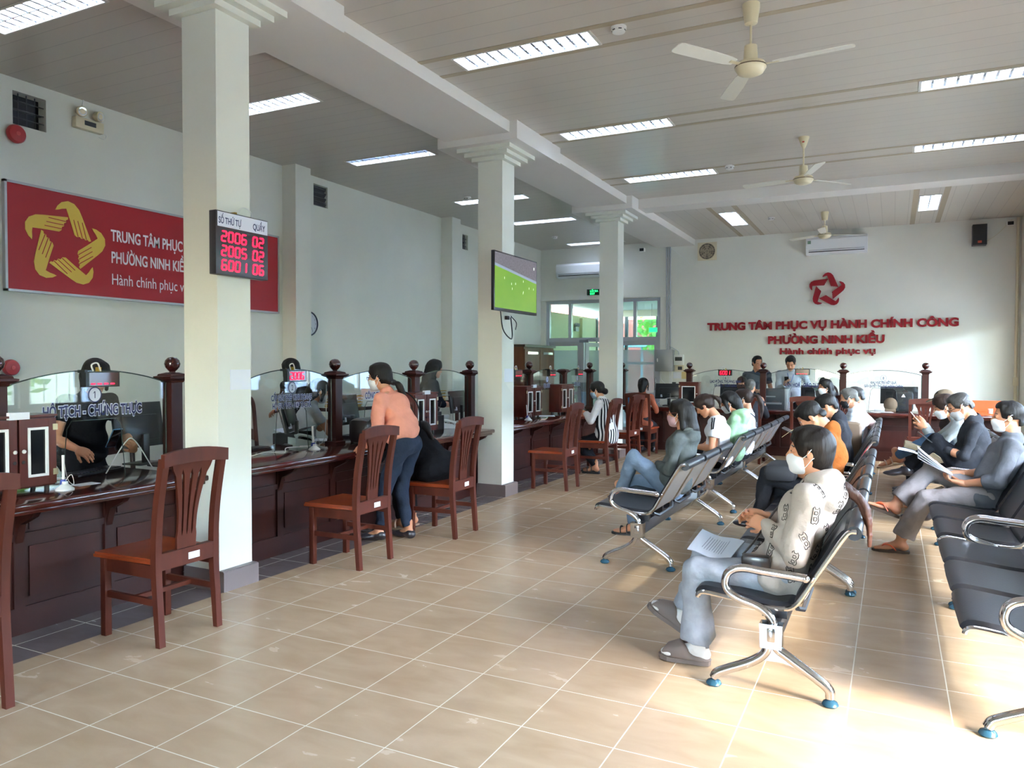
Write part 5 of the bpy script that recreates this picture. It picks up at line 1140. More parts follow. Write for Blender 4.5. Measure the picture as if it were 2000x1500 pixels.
# ================================================================== PEOPLE
from mathutils.bvhtree import BVHTree
PI_ = PI
def bvh(o): return BVHTree.FromPolygons([v.co for v in o.data.vertices], [list(p.vertices) for p in o.data.polygons])
def vest(P, mt, hem=.0):
    s = P.s; A = Sdf(); e = .032; R0 = P.R2
    A.ell(P.H+V(0, 0, .05-hem), (.14*s+e, .175*s+e, .14*s+e), None, .06).ell(P.W, (.105*s+e, .135*s+e, .13*s+e), None, .06).ell(P.Ch, (.108*s+e, .145*s+e, .135*s+e), P.R2, .05).cone(P.SL-P.R2 @ V(0, .05, 0), P.SR+P.R2 @ V(0, .05, 0), .058*s+e*.5, None, .04)
    A.ell(P.N+P.R2 @ V(.03, 0, .02), (.08*s, .07*s, .06*s), P.R2, .01, True)
    for S_, E_ in ((P.SL, P.EL), (P.SR, P.ER)): A.cone(S_.lerp(E_, .22), S_.lerp(E_, .8), .058*s, .075*s, .008, True)
    A.box(P.H+V(0, 0, -.17-hem), (.4, .4, .1), None, .002, .006, True)
    return meshobj('vest', [A.mesh(.009, .003, 24, 5)], mt, P.root)
def stripes(name, a, b, axis, step, frac=.5):
    m = mat(name, a, .85, spec=.2); n, L, bs = nodes_of(m); tc = n.new('ShaderNodeTexCoord'); s = n.new('ShaderNodeSeparateXYZ'); L(tc.outputs['Object'], s.inputs[0]); co = s.outputs[axis] if axis < 3 else mathn(n, L, 'ADD', mathn(n, L, 'MULTIPLY', s.outputs[0], .8), mathn(n, L, 'MULTIPLY', s.outputs[1], .6))
    f = mathn(n, L, 'FRACT', mathn(n, L, 'DIVIDE', mathn(n, L, 'ADD', co, 5), step)); L(mixc(n, L, mathn(n, L, 'LESS_THAN', f, frac), srgb(a), srgb(b)), bs.inputs['Base Color']); return m
SLIDE = mat('slide_taupe', '6F625A', .6); JEAN = cloth('jeans_pale', '959AA2', noise=.16); JEANB = cloth('jeans_blue', '74859A', noise=.12); JEAND = cloth('jeans_dark', '2A3342', noise=.12)
BLK = cloth('black', '1A1B1F'); CHAR = cloth('charcoal', '2B2C31'); BSOLE = mat('sole_black', '1E1C1C', .6); OR_ = mat('strap_orange', 'E0521E', .4); GREYT = cloth('trousers_grey', '8B8484', noise=.05)
W_ = PI_
# --- woman in the patterned hoodie ---------------------------------
HOOD = cloth('hoodie_cream', 'B3A89D', noise=.04)
P = person('person in a cream patterned hoodie, white mask and long ponytail on the nearest bench', (-.48, 3.9), W_, hipz=.49, s=.96, lean=-24, up=-14, head=(4, 0, 0), wl=(.05, .05, .715), wr=(.085, -.045, .745), el=(-.35, .7, -1), er=(-.4, -.7, -1),
           hl=dict(f=(.9, -.25, .25), p=(-.1, -.9, -.2), curl=(30, 40, 30)), hr=dict(f=(.9, .35, .1), p=(-.1, .9, -.25), curl=(25, 35, 30)), al=(.37, .095, .1), ar=(.47, -.1, .175), fr=(.86, 0, .5), fur=(-.5, 0, .86), kl=(1, .15, .4), skin=1,
           hair='ponytail', hairmat=None, top=HOOD, bottom=JEAN, shoe=('slide', SLIDE, .022, SLIDE), mask=True, vox=.007, hvox=.0042, flare=.045, pantend=.04, hood=True, hem=.06, sleeve_r=1.32, fat=1.12, top_noise=.007,
           tail=[(0, 0, 0), (-.055, 0, -.045), (-.125, 0, -.1), (-.17, .005, -.2), (-.18, .01, -.33)], tie=(-.098, 0, -.125))
HN = MATS['hair_black']
def brown_tail():
    m = mat('hair_ponytail', '231711', .55, spec=.3, bump=.5, bscale=60, stretch=(1, 1, .12)); n, L, b = nodes_of(m)
    tc = n.new('ShaderNodeTexCoord'); s = n.new('ShaderNodeSeparateXYZ'); L(tc.outputs['Object'], s.inputs[0]); r = n.new('ShaderNodeMapRange'); r.inputs[1].default_value = 1.02; r.inputs[2].default_value = .66; L(s.outputs[2], r.inputs[0])
    L(mixc(n, L, r.outputs[0], srgb('17110E'), srgb('55301F')), b.inputs['Base Color']); return m
P.hair.data.materials[0] = brown_tail()
SOCK = cloth('sock_white', 'DCD8D2', noise=.03); S_ = Sdf()
for A_, K_, f, u in ((P.AL, P.KL, V(1, 0, 0), V(0, 0, 1)), (P.AR, P.KR, V(.86, 0, .5), V(-.5, 0, .86))):
    q = foot_sdf(A_, f, u, .96, False, .005); q.cone(A_, A_.lerp(K_, .38), .042, .05, .02); S_.ops += q.ops
meshobj('socks', [S_.mesh(.006, .0012, 60)], SOCK, P.root)
# outline letters with little horns scattered over the hoodie
GLY = [[(-.5, -.8), (-.5, .85), (-.35, 1.02), (-.2, .78), (.12, .78), (.3, 1.0), (.48, .78), (.5, .4), (.3, .05), (.5, -.3), (.48, -.62), (.28, -.85), (.05, -.7), (-.2, -.85), (-.5, -.8)], [(-.22, .2), (-.22, .5), (.12, .52), (.22, .36), (.1, .2), (-.22, .2)], [(-.22, -.48), (-.22, -.1), (.12, -.1), (.22, -.28), (.1, -.5), (-.22, -.48)]]
def stamp(ob, spots, size, mt, r=.0017):
    T = bvh(ob); m = MB()
    for p, d, rot in spots:
        h = T.ray_cast(Vector(p), Vector(d).normalized())
        if h[0] is None: continue
        n = h[1]; a = Vector((0, 0, 1)); a = (a-n*a.dot(n)).normalized(); b = a.cross(n); c, s_ = math.cos(rot), math.sin(rot)
        for g in GLY:
            pts = []
            for x, y in g:
                x, y = x*size*.8, y*size; w_ = h[0]+b*(x*c-y*s_)+a*(x*s_+y*c); k = T.find_nearest(w_); pts.append(k[0]+k[1]*.0012)
            m.tube(pts, r, 5, cap=True)
    if m.v: return m.build('print_letters', mt, ob)
rd = random.Random(5); sp = []
for z in np.linspace(.5, .93, 5):
    for i in range(8): a = i*2*PI_/8+z*9; sp.append(((-.1+1.0*math.cos(a), 1.0*math.sin(a), z+rd.uniform(-.02, .02)), (-math.cos(a), -math.sin(a), 0), rd.uniform(-.5, .5)))
stamp(P.top, sp, .042, mat('print_dark', '2A2422', .8))
one('shoulder_bag', MB().tube(spline([P.root.matrix_basis @ p for p in (P.N+V(.03, -.06, .0), P.Ch+V(.13, .0, .02), P.W+V(.165, .09, .02), P.H+V(.15, .15, .1))], 5), .012, 8, flat=.35).box((-.63, 3.69, .535), (-.5, 3.75, .6), bev=.012), mat('bag_black', '211C1C', .35, coat=.3), 'small black shoulder bag with strap on the woman in the patterned hoodie', 'bag')
PLASTIC = glass_mat('clear_plastic', (.96, .98, 1), 1.6, .08)
t = thing('document_sleeve', 'clear plastic sleeve of white papers on the lap of the woman in the patterned hoodie', 'papers', (0, 0, 0))
dc = [V(-.93, 3.79, .565), V(-.89, 4.0, .645), V(-.645, 3.99, .6), V(-.70, 3.78, .525)]
def dpt(u, v, o=0): return dc[0].lerp(dc[3], u).lerp(dc[1].lerp(dc[2], u), v)+V(0, -.3, .95)*(o+.008*math.sin(u*7+v*2))
MB().sheet([[dpt(u, v) for v in np.linspace(.07, .93, 6)] for u in np.linspace(.07, .95, 8)], .004).build('papers', PAPER, t)
MB().sheet([[dpt(u, v, .006) for v in np.linspace(0, 1, 6)] for u in np.linspace(0, 1, 8)], .0015).build('sleeve', PLASTIC, t)
m = MB(); INKG = mat('ink_grey', '9298A4', .7)
for k in range(9): u = .3+.05*k; m.prism([dpt(u, .25+rd.random()*.05, .0024), dpt(u, .72+rd.random()*.1, .0024), dpt(u+.012, .75, .0024), dpt(u+.012, .28, .0024)], (0, 0, .0006))
m.build('print_lines', INKG, t)
# --- grey hoodie, pink mask ----------------------------------------
P = person('person in a grey hoodie and pink mask with glasses and loose dark hair', (-1.66, 6.35), W_, s=.96, lean=-16, up=-8, head=(2, 2, 0), wl=(.11, .04, .655), wr=(.13, -.03, .64), el=(-.3, .8, -1), hl=dict(f=(.7, -.6, -.2)), hr=dict(f=(.7, .6, -.2)),
           al=(.46, -.03, .4), ar=(.36, -.1, .09), kl=(.6, .2, 1), fl=(.9, 0, -.3), ful=(.3, 0, .9), skin=1, hair='long', top=cloth('hoodie_grey', '525756'), bottom=JEANB, shoe=('sandal', BSOLE, .02, BSOLE), mask=mat('mask_pink', 'C9A3A8', .7), glasses=mat('spectacle_brown', '6A2E22', .3), vox=.008, hvox=.005, hood=True, fat=1.08)
# --- row behind ----------------------------------------------------
P = person('person in a white T-shirt with black sleeve stripes, brown hair tied up, looking down', (-1.66, 8.21), W_, s=.96, lean=-4, up=6, head=(5, 36, 0), neckfwd=.05, wl=(.2, .05, .62), wr=(.2, -.06, .62), skin=1, hair='ponytail', hairmat=HAIRN, top=cloth('tee_white', 'D6D8DE'), bottom=BLK, shoe='flat', sleeve='short', vox=.01, hvox=.006, fat=1.1, tail=[(0, 0, 0), (-.05, 0, .0), (-.09, 0, -.05), (-.1, 0, -.12)], tie=(-.12, 0, .03), collar=False)
T = bvh(P.top); m = MB()
for dx in (-.012, .016):
    pts = []
    for k in range(10):
        w_ = P.N.lerp(P.SL, .5+.5*k/9) if k < 5 else P.SL.lerp(P.EL, (k-5)/9); h = T.find_nearest(w_+V(dx*1.5, .12, .05)); pts.append(h[0]+h[1]*.002)
    m.tube(pts, .006, 6)
m.build('sleeve_stripes', BLK, P.root)
P = person('person in a mint green hoodie and white mask with short black hair', (-1.63, 8.8), W_, s=.96, lean=-14, up=-4, head=(5, 24, 0), neckfwd=.04, wl=(.2, .06, .62), wr=(.2, -.06, .62), hair='bob', top=cloth('hoodie_mint', '98BE98'), bottom=CHAR, shoe='flat', mask=True, vox=.01, hvox=.006, hood=True, fat=1.08)
P = person('person in a white shirt with a brown ponytail, beside the mint green hoodie', (-1.62, 9.39), W_, s=.97, lean=-14, up=-6, head=(4, 14, 0), wl=(.2, .06, .62), wr=(.2, -.06, .62), hair='ponytail', hairmat=HAIRN, top=cloth('shirt_white', 'D9DCE6'), bottom=CHAR, shoe='flat', mask=True, vox=.011, hvox=.0065, tail=[(0, 0, 0), (-.06, 0, -.01), (-.1, 0, -.09), (-.11, 0, -.2), (-.1, 0, -.28)], tie=(-.12, 0, .01))
one('black_shoulder_strap', MB().tube(spline([P.root.matrix_basis @ p for p in (P.SL+V(.09, -.02, .02), P.SL+V(.03, -.03, .075), P.SL+V(-.1, -.04, .0), P.SL+V(-.12, -.04, -.12))], 4), .02, 8, flat=.3), BLK, 'black bag strap over the shoulder of the person in the white shirt', 'strap')
# --- orange shirt --------------------------------------------------
P = person('person in an orange-brown shirt with short black hair, head bowed', (-.5, 6.35), W_, s=1.0, hipz=.5, lean=-16, up=-2, head=(4, 46, 0), neckfwd=.06, wl=(.22, .06, .66), wr=(.24, -.06, .66), el=(-.3, .5, -1), al=(.45, -.02, .27), ar=(.36, -.12, .09), kl=(.6, .2, 1), skin=1, hair='short', top=cloth('shirt_orange', '8A4E22'), bottom=CHAR, shoe='leather', sleeve='short', sex='m', vox=.009, hvox=.0055, fat=1.05)
one('black_bag', MB().box((-.88, 6.1, .6), (-.64, 6.45, .74), bev=.05), mat('bag_cloth_black', '1E1F24', .7), 'black bag on the lap of the person in orange', 'bag')
P = person('person with short black hair in a dark jacket behind the person in orange', (-.48, 8.26), W_, s=.98, lean=-4, up=4, head=(4, 26, 0), neckfwd=.05, wl=(.24, .08, .68), wr=(.24, -.08, .68), al=(.44, .1, .3), kl=(.6, .2, 1), hair='short', top=CHAR, bottom=BLK, shoe='leather', sex='m', vox=.011, hvox=.007)
one('clipboard', MB().box((-.16, -.11, 0), (.16, .11, .006), M=basis((-.84, 8.1, .8), (-.9, 0, .43), (0, -1, 0))), BLACK, 'dark clipboard held above the lap by the person in the dark jacket', 'clipboard')
one('yellow_form', MB().sheet([[(-.86+.12*u, 8.0+.2*v, .86+.03*u-.05*u*u) for v in (0, 1)] for u in (-1, -.3, .4, 1)], .003), mat('paper_cream', 'E6D8A4', .7), 'cream form sticking up over the clipboard', 'papers')
# --- two older men -------------------------------------------------
CHECK = stripes('cloth_check', 'D4DAE4', 'A9B4CC', 2, .045, .12)
P = person('person with grey hair and a pale checked shirt on the far bench', (-.46, 10.11), W_, s=.98, lean=-10, up=-2, head=(2, 16, 0), wl=(.22, .1, .6), wr=(.22, -.1, .6), hair='crop', hairmat=HAIRG, top=CHECK, bottom=CHAR, shoe='leather', sex='m', mask=mat('mask_black', '1C1C20', .7), vox=.012, hvox=.007, skin=1)
P = person('person with dark grey hair and a pale pink shirt on the far bench', (-.42, 10.7), W_, s=.98, lean=-10, up=-2, head=(2, 12, 0), wl=(.16, -.02, .62), wr=(-.12, -.34, .7), hair='crop', hairmat=mat('hair_dark_grey', '2E2C2A', .5, bump=.5, bscale=80), top=cloth('shirt_pink', 'D2BDB8'), bottom=CHAR, shoe='leather', sleeve='elbow', sex='m', vox=.012, hvox=.007, skin=1)
one('brown_backpack', MB().box((-.56, 9.3, .43), (-.3, 9.56, .86), bev=.06).box((-.6, 9.34, .5), (-.55, 9.52, .7), bev=.03), mat('bag_brown', '7A6654', .8), 'brown backpack standing on the far bench seat before the checked shirt', 'bag')
# --- right column of benches ---------------------------------------
P = person('person in a pale blue-grey cardigan and white mask reading a phone, hair clipped up', (.63, 8.82), W_, s=.98, lean=2, up=10, head=(8, 22, 0), neckfwd=.05, wl=(.32, .02, .86), wr=(.33, -.03, .9), el=(0, .5, -1), er=(0, -.5, -1), hl=dict(f=(.6, -.1, .6), p=(.5, -.6, .4), curl=(20, 35, 30)), hr=dict(f=(.6, .1, .6), p=(.4, .7, .3), curl=(25, 40, 30)),
           al=(.58, -.02, .56), ar=(.4, -.1, .09), kl=(.5, .1, 1), fl=(1, 0, -.25), ful=(.25, 0, 1), hair='bun', hairmat=HAIRN, top=cloth('cardigan_blue', '9CA3A4'), bottom=cloth('jeans_mid', '4C6482', noise=.1), shoe=('sandal', mat('sandal_tan', 'B8A088', .5), .018, mat('sandal_tan')), mask=True, vox=.01, hvox=.006)
def phone(label, c, x, y, case=BLACK, s=1):
    t = thing('mobile_phone', label, 'phone', c); x = Vector(x).normalized(); y = Vector(y); y = (y-x*y.dot(x)).normalized(); M = basis((0, 0, 0), x, y)
    MB().box((-.036*s, -.075*s, -.004), (.036*s, .075*s, .004), M=M, bev=.003).build('case', case, t); MB().box((-.033*s, -.071*s, .004), (.033*s, .071*s, .0046), M=M).build('screen', mat('phone_screen', '1A2028', .1, coat=.5), t); return t
phone('white mobile phone held up by the person in the pale cardigan', (.22, 8.83, .965), (0, 1, 0), (-.62, 0, .78), WHITE)
one('beige_tote', MB().sheet([[(.12+.36*u, 8.62+.3*v, .70-.13*u*u-.05*u) for v in np.linspace(0, 1, 4)] for u in np.linspace(0, 1, 6)], .05), cloth('tote_beige', 'AFA287'), 'beige cloth bag over the lap of the person in the pale cardigan', 'bag')
P = person('person in a dark navy shirt with glasses and mask, crossed legs, reading a phone', (.63, 8.23), W_, s=1.0, hipz=.5, lean=-12, up=0, head=(6, 30, 0), neckfwd=.05, wl=(.23, .1, .74), wr=(.28, -.05, .7), el=(-.2, .5, -1), hl=dict(f=(.6, -.3, .45), p=(.4, -.7, .4), curl=(35, 45, 35)), hr=dict(f=(1, .1, 0)),
           al=(.5, -.03, .52), ar=(.34, -.1, .09), kl=(.5, .1, 1), fl=(1, 0, -.05), ful=(.05, 0, 1), hair='crop', hairmat=mat('hair_dark_grey'), top=cloth('shirt_navy', '323439'), bottom=cloth('trousers_navy', '1F2126'), shoe='leather', mask=mat('mask_grey', 'B9BABC', .7), glasses=True, sex='m', vox=.009, hvox=.0055, fat=1.08, skin=1)
phone('dark mobile phone held by the person in the navy shirt', (.28, 8.09, .83), (0, 1, 0), (-.78, 0, .62))
one('form_sheet', MB().sheet([[(.06+.32*u, 8.02+.24*v, .71-.13*u+.03*math.sin(u*3)) for v in (0, .5, 1)] for u in np.linspace(0, 1, 6)], .003), PAPER, 'white form lying on the crossed legs of the person in navy', 'papers')
P = person('person in a loose blue-grey shirt, grey trousers, mask and flip-flops on the right bench', (.64, 6.94), W_, s=1.0, hipz=.49, lean=-27, up=-18, head=(0, 0, 0), neckfwd=.03, wl=(.13, .1, .585), wr=(.16, -.06, .64), el=(-.3, .5, -1), hl=dict(f=(.95, -.2, .12), p=(0, -.2, 1), curl=(18, 28, 20), thumb=25), hr=dict(f=(.8, .3, .0), p=(0, .2, -1), curl=(40, 55, 35)),
           al=(.56, .12, .095), ar=(.6, .02, .37), kl=(.6, .2, 1), kr=(.4, 0, 1), fr=(.92, 0, .32), fur=(-.32, 0, .92), hair='short', top=cloth('shirt_bluegrey', '5E6066'), bottom=GREYT, shoe=('flipflop', OR_, .022, mat('sole_brown', '4A3A2C', .6)), sleeve='roll', mask=True, sex='m', vox=.008, hvox=.005, flare=.035, pantend=.06, toes=True, sleeve_r=1.2, fat=1.05, hem=.07, top_noise=.005, skin=1)
t = thing('folded_papers', 'white folded papers held by the person in flip-flops', 'papers', (.32, 6.88, .68)); 
for k in range(4): MB().sheet([[(-.13+.24*u, -.09+.2*v, .025*k*(1-u)+.06-.09*u+.03*(1-u)**2) for v in (0, .5, 1)] for u in np.linspace(0, 1, 6)], .002).build('sheet', PAPER, t)
P = person('person in a brown cap and dark shirt, half hidden behind the pale cardigan', (.6, 10.1), W_, s=.97, lean=-4, up=4, head=(4, 14, 0), hair='crop', cap=(cloth('cap_brown', '6E6050'), True), top=cloth('shirt_brown', '3A302C'), bottom=CHAR, shoe='leather', sex='m', vox=.012, hvox=.007)
# --- at the counters -----------------------------------------------
P = person('person in a peach top and dark jeans leaning on counter two, long black ponytail', (-3.68, 5.36), W_+.1, hipz=.83, s=.95, lean=20, up=26, head=(14, 8, 0), wl=(.3, .16, .83), wr=(.36, -.14, .86), el=(-.6, .6, -.6), al=(.2, .1, .085), ar=(.02, -.09, .085), kl=(1, 0, .1), kr=(1, 0, .1), fl=(.95, .25, 0), fr=(.85, -.15, 0), hair='ponytail', top=cloth('top_peach', 'D9927C'), bottom=JEAND, shoe='flat', mask=True, glasses=True, vox=.008, hvox=.005, hl=dict(f=(.7, 0, -.4), p=(0, -.1, -1)), hr=dict(f=(1, 0, -.2), p=(0, 0, -1)), fat=1.08, hem=-.06, sleeve_r=1.12, top_noise=.007,
           tail=[(0, 0, 0), (-.05, -.01, -.02), (-.075, -.04, -.1), (-.07, -.08, -.19), (-.06, -.11, -.25)], tie=(-.115, 0, -.07))
one('crossbody_strap', MB().tube(spline([P.root.matrix_basis @ p for p in (P.N+P.R2 @ V(-.02, -.1, .0), P.Ch+P.R2 @ V(-.135, -.08, .08), P.Ch+P.R2 @ V(-.15, -.14, -.05), P.W+V(-.1, -.19, -.05))], 5), .006, 6), BLK, 'thin black bag strap across the back of the peach top', 'strap')
one('black_handbag', MB().box((-4.5, 5.6, TOPZ), (-4.26, 5.98, TOPZ+.235), bev=.06).tube(spline([(-4.3, 5.66, TOPZ+.2), (-4.2, 5.7, TOPZ+.28), (-4.22, 5.88, TOPZ+.27), (-4.3, 5.93, TOPZ+.2)], 4), .011, 8).box((-4.262, 5.68, TOPZ+.12), (-4.257, 5.84, TOPZ+.128), 1), [mat('bag_black'), mat('brass')], 'black handbag with a brass zip on counter two', 'bag')
P = person('person in black bent forward on the wooden chair beside the peach top', (-3.66, 5.82), W_, hipz=.56, s=1.0, lean=44, up=40, head=(0, 10, 0), wl=(.62, .16, .84), wr=(.62, -.16, .84), el=(0, .4, -1), al=(.3, .1, .09), ar=(.34, -.12, .09), hair='long', top=cloth('black_loose', '191A1E'), bottom=BLK, shoe=('sandal', mat('sandal_tan'), .016, mat('sandal_tan')), vox=.009, hvox=.006, fat=1.35, hem=.04, sleeve_r=1.15)
P = person('person in a black and white striped vest over white sleeves, writing at the counter', (-3.52, 9.98), W_, hipz=.555, s=.95, lean=6, up=10, head=(6, 14, 0), neckfwd=.03, wl=(.28, .06, .82), wr=(.34, -.1, .82), el=(0, .6, -1), hl=dict(f=(.5, -.7, 0)), al=(.12, .1, .1), ar=(.2, -.1, .09), hair='bun', top=cloth('sleeves_white', 'CFCBCB'), bottom=BLK, shoe=('sandal', BSOLE, .03, BSOLE), mask=mat('mask_blue', '93B0CC', .7), vox=.01, hvox=.006)
vest(P, stripes('cloth_vest_stripes', '1B1C22', 'DADADC', 3, .04, .5), .06)
P = person('person in a terracotta jacket and black cap at the far end counter', (-3.77, 12.43), PI_/2, hipz=.555, s=.95, lean=4, up=8, head=(0, 6, 0), wl=(.3, .16, .8), wr=(.3, -.16, .8), hair='bob', cap=(BLK, False), top=cloth('jacket_terracotta', 'A05A44'), bottom=CHAR, shoe='leather', vox=.011, hvox=.007, fat=1.15, hem=.1)
one('blue_bag', MB().box((-4.2, 12.98, TOPZ), (-3.92, 13.2, TOPZ+.24), bev=.03).box((-4.22, 12.96, TOPZ), (-3.9, 13.22, TOPZ+.07), bev=.02), mat('bag_blue', '2C8ACB', .5), 'bright blue bag on the far counter beside the terracotta jacket', 'bag')
CH_ = dup(CH0, (-.87, 12.5, 0), PI_*.2, 'wooden chair under the masked person turned towards the benches', 'wooden chairs at the counters')
P = person('person with long black hair and white mask turned back from counter seven', (-.87, 12.5), PI_*1.2, hipz=.555, s=.96, lean=0, up=2, head=(0, 4, 0), hair='long', top=CHAR, bottom=BLK, shoe='flat', mask=True, vox=.012, hvox=.0065)
dup(CH0, (-1.98, 12.2, 0), -PI_/2, 'wooden chair under the grey-haired person at counter six', 'wooden chairs at the counters')
P = person('person with grey hair and dark shirt seen from behind at counter six', (-1.99, 12.22), PI_/2, hipz=.555, s=.96, lean=8, up=12, head=(0, 8, 0), wl=(.3, .16, .82), wr=(.3, -.16, .82), hair='crop', hairmat=HAIRG, top=CHAR, bottom=BLK, shoe='leather', sex='m', vox=.012, hvox=.0075)
# --- staff ---------------------------------------------------------
P = person('person in black behind counter one holding a blue phone', (-5.2, 3.5), -.1, hipz=.83, s=.95, lean=12, up=18, head=(0, 20, 0), wl=(.42, .14, .9), wr=(.34, -.2, .92), hl=dict(f=(.6, -.4, .3), p=(.3, -.6, .5), curl=(30, 40, 30)), hair='bob', top=BLK, bottom=BLK, shoe='flat', sleeve='short', vox=.011, hvox=.007)
phone('blue mobile phone held by the person in black behind counter one', (-4.66, 3.37, 1.0), (0, 1, 0), (.55, 0, .83), mat('phone_blue', '4E7EA6', .3))
one('green_cushion', MB().box((-5.55, 3.0, .6), (-5.42, 3.3, .98), bev=.05), cloth('cushion_green', '6E9A44'), 'green cushion on the staff side of counter one', 'cushion')
P = person('masked person with black bobbed hair seated behind counter two', (-5.4, 6.0), 1.0, hipz=.62, s=.97, lean=10, up=16, head=(0, 16, 0), wl=(.42, .1, .95), wr=(.38, -.12, .95), hair='bob', top=cloth('blouse_grey', '9AA0A4'), bottom=BLK, shoe='flat', sleeve='short', mask=mat('mask_grey'), vox=.01, hvox=.006)
P = person('person with black hair standing far behind counter two, only the head showing', (-6.1, 6.72), W_, hipz=.84, s=.95, lean=6, up=8, head=(0, 6, 0), hair='bob', top=BLK, bottom=BLK, shoe='flat', vox=.013, hvox=.008)
P = person('person in a navy blouse with long black hair standing behind counter two', (-5.3, 8.2), .9, hipz=.84, s=.95, lean=4, up=8, head=(10, 10, 0), wl=(.36, .06, .97), wr=(.34, -.1, .97), hair='long', top=cloth('blouse_navy', '1C1F2A'), bottom=BLK, shoe='flat', sleeve='elbow', vox=.01, hvox=.006, skin=0)
P = person('person in a dark blue short-sleeved shirt standing behind counter six', (-2.2, 14.3), -PI_/2+.25, hipz=.88, s=1.03, lean=2, up=4, head=(18, 4, 0), wl=(.2, .12, 1.06), wr=(.22, -.1, 1.06), hl=dict(f=(.2, -1, 0)), hr=dict(f=(.2, 1, 0)), hair='short', top=cloth('shirt_slate', '464E5A'), bottom=BLK, shoe='leather', sleeve='short', sex='m', vox=.011, hvox=.0065, skin=1)
P = person('person in a pale blue shirt with a lanyard standing and reading a phone', (-1.6, 14.3), -PI_/2, hipz=.89, s=1.06, lean=2, up=8, head=(0, 34, 0), wl=(.02, .26, .86), wr=(.26, -.08, 1.16), hr=dict(f=(.5, .2, .5), p=(.3, .5, .6), curl=(30, 40, 30)), hair='short', top=cloth('shirt_palebl', 'B0B7C2'), bottom=CHAR, shoe='leather', sex='m', vox=.011, hvox=.0065, skin=1)
MB().tube(spline([P.N+P.R2 @ V(-.03, .07, .03), P.N+P.R2 @ V(.08, .05, -.05), P.Ch+P.R2 @ V(.145, .012, -.02)], 4), .006, 6).tube(spline([P.N+P.R2 @ V(-.03, -.07, .03), P.N+P.R2 @ V(.08, -.05, -.05), P.Ch+P.R2 @ V(.145, -.005, -.02)], 4), .006, 6).build('lanyard', mat('lanyard_blue', '2B4F9A', .5), P.root)
phone('black mobile phone held by the standing person in pale blue', (-1.64, 13.97, 1.24), (1, 0, 0), (0, -.5, .85))
P = person('masked person with black hair seated behind the screen of counter six', (-2.4, 14.1), -PI_/2, hipz=.56, s=.97, lean=4, up=6, head=(0, 10, 0), hair='bob', top=CHAR, bottom=BLK, shoe='flat', mask=mat('mask_pink'), vox=.013, hvox=.007)
P = person('person with black hair seated behind the screen of counter seven', (-1.03, 14.15), -PI_/2, hipz=.56, s=.97, lean=6, up=10, head=(-10, 16, 0), hair='bob', top=CHAR, bottom=BLK, shoe='flat', vox=.013, hvox=.007)
P = person('person in white standing in the porch behind the back doors', (-6.05, 16.75), PI_/2, hipz=.87, s=1.0, hair='bob', top=MATS['cloth_shirt_white'], bottom=CHAR, shoe='flat', vox=.013, hvox=.008)
# ================================================================== ON THE COUNTERS
def wood_box(loc, rz, label, w_=.44, doors=2, tag_=True):
    """little glazed suggestion box; front faces +X in its own frame, origin at the front foot line centre"""
    t = thing('suggestion_box', label, 'box', loc, rz, 'glazed wooden boxes on the counters'); BX = wood_mat('box_wood', '4A1A12', '5C2519', .35, .2, (1, 1, .3), 9); h0, h1, d = .03, .43, .2
    MB().box((-d, -w_/2, h0), (-.02, w_/2, h1), bev=.004).box((-d, -w_/2, h1), (.005, w_/2, h1+.012)).build('case', BX, t)
    for k in range(4): MB().cyl((-.04 if k < 2 else -d+.03, (-1)**k*(w_/2-.04), 0), (-.04 if k < 2 else -d+.03, (-1)**k*(w_/2-.04), h0), .014, n=8).build('foot', BLACK, t)
    dw = w_/doors
    for k in range(doors):
        y0 = -w_/2+k*dw+.006; y1 = y0+dw-.012; z0, z1 = h0+.012, h1-.01; m = MB(); b = .03
        m.box((-.02, y0, z0), (0, y0+b*1.5, z1)).box((-.02, y1-b*1.5, z0), (0, y1, z1)).box((-.019, y0+b*1.5, z0), (-.001, y1-b*1.5, z0+b*1.6)).box((-.019, y0+b*1.5, z1-b*1.6), (-.001, y1-b*1.5, z1)); D = m.build('door', BX, t)
        a, c, e, f = y0+b*1.5, y1-b*1.5, z0+b*1.6, z1-b*1.6
        MB().box((-.012, a, e), (-.009, c, f)).build('pane', mat('dark_pane', '101216', .08, coat=.5), D)
        MB().box((-.008, a+.001, e+.001), (.003, a+.015, f-.001)).box((-.008, c-.015, e+.001), (.003, c-.001, f-.001)).box((-.008, a+.015, e+.001), (.003, c-.015, e+.015)).box((-.008, a+.015, f-.015), (.003, c-.015, f-.001)).build('pane_trim', WHITE, D)
        yk = y1-.018 if k == 0 else y0+.018
        MB().ball((.012, yk, (z0+z1)/2+.01), .011, nu=10, nv=8).cyl((0, yk, (z0+z1)/2+.01), (.01, yk, (z0+z1)/2+.01), .005, n=8).build('knob', mat('knob_white', 'C9C4BC', .3), D); MB().cyl((0, yk, (z0+z1)/2-.05), (.006, yk, (z0+z1)/2-.05), .01, n=10).build('lock', CHROME, D)
        yh = y0+.006 if k == 0 else y1-.006
        for z in (z0+.05, z1-.07): MB().box((0, yh-.014, z), (.003, yh+.014, z+.035)).build('hinge', mat('hinge_brass', 'BBAA88', .35, metal=.6), D)
    if tag_: MB().box((-.02, -.05, h1-.01), (.007, .06, h1+.03)).build('name_slip', PAPER, t)
    return t
wood_box((-4.33, 2.55, TOPZ), 0, 'glazed wooden box on counter one, cut off at the left edge')
wood_box((-4.36, 6.74, TOPZ), 0, 'glazed wooden box on counter two, behind the person in black')
wood_box((-4.36, 9.42, TOPZ), 0, 'glazed wooden box on counter three, nearest the second column', .5)
wood_box((-4.36, 10.62, TOPZ), 0, 'glazed wooden box on counter three, under the post without a ball', .5, 2, False)
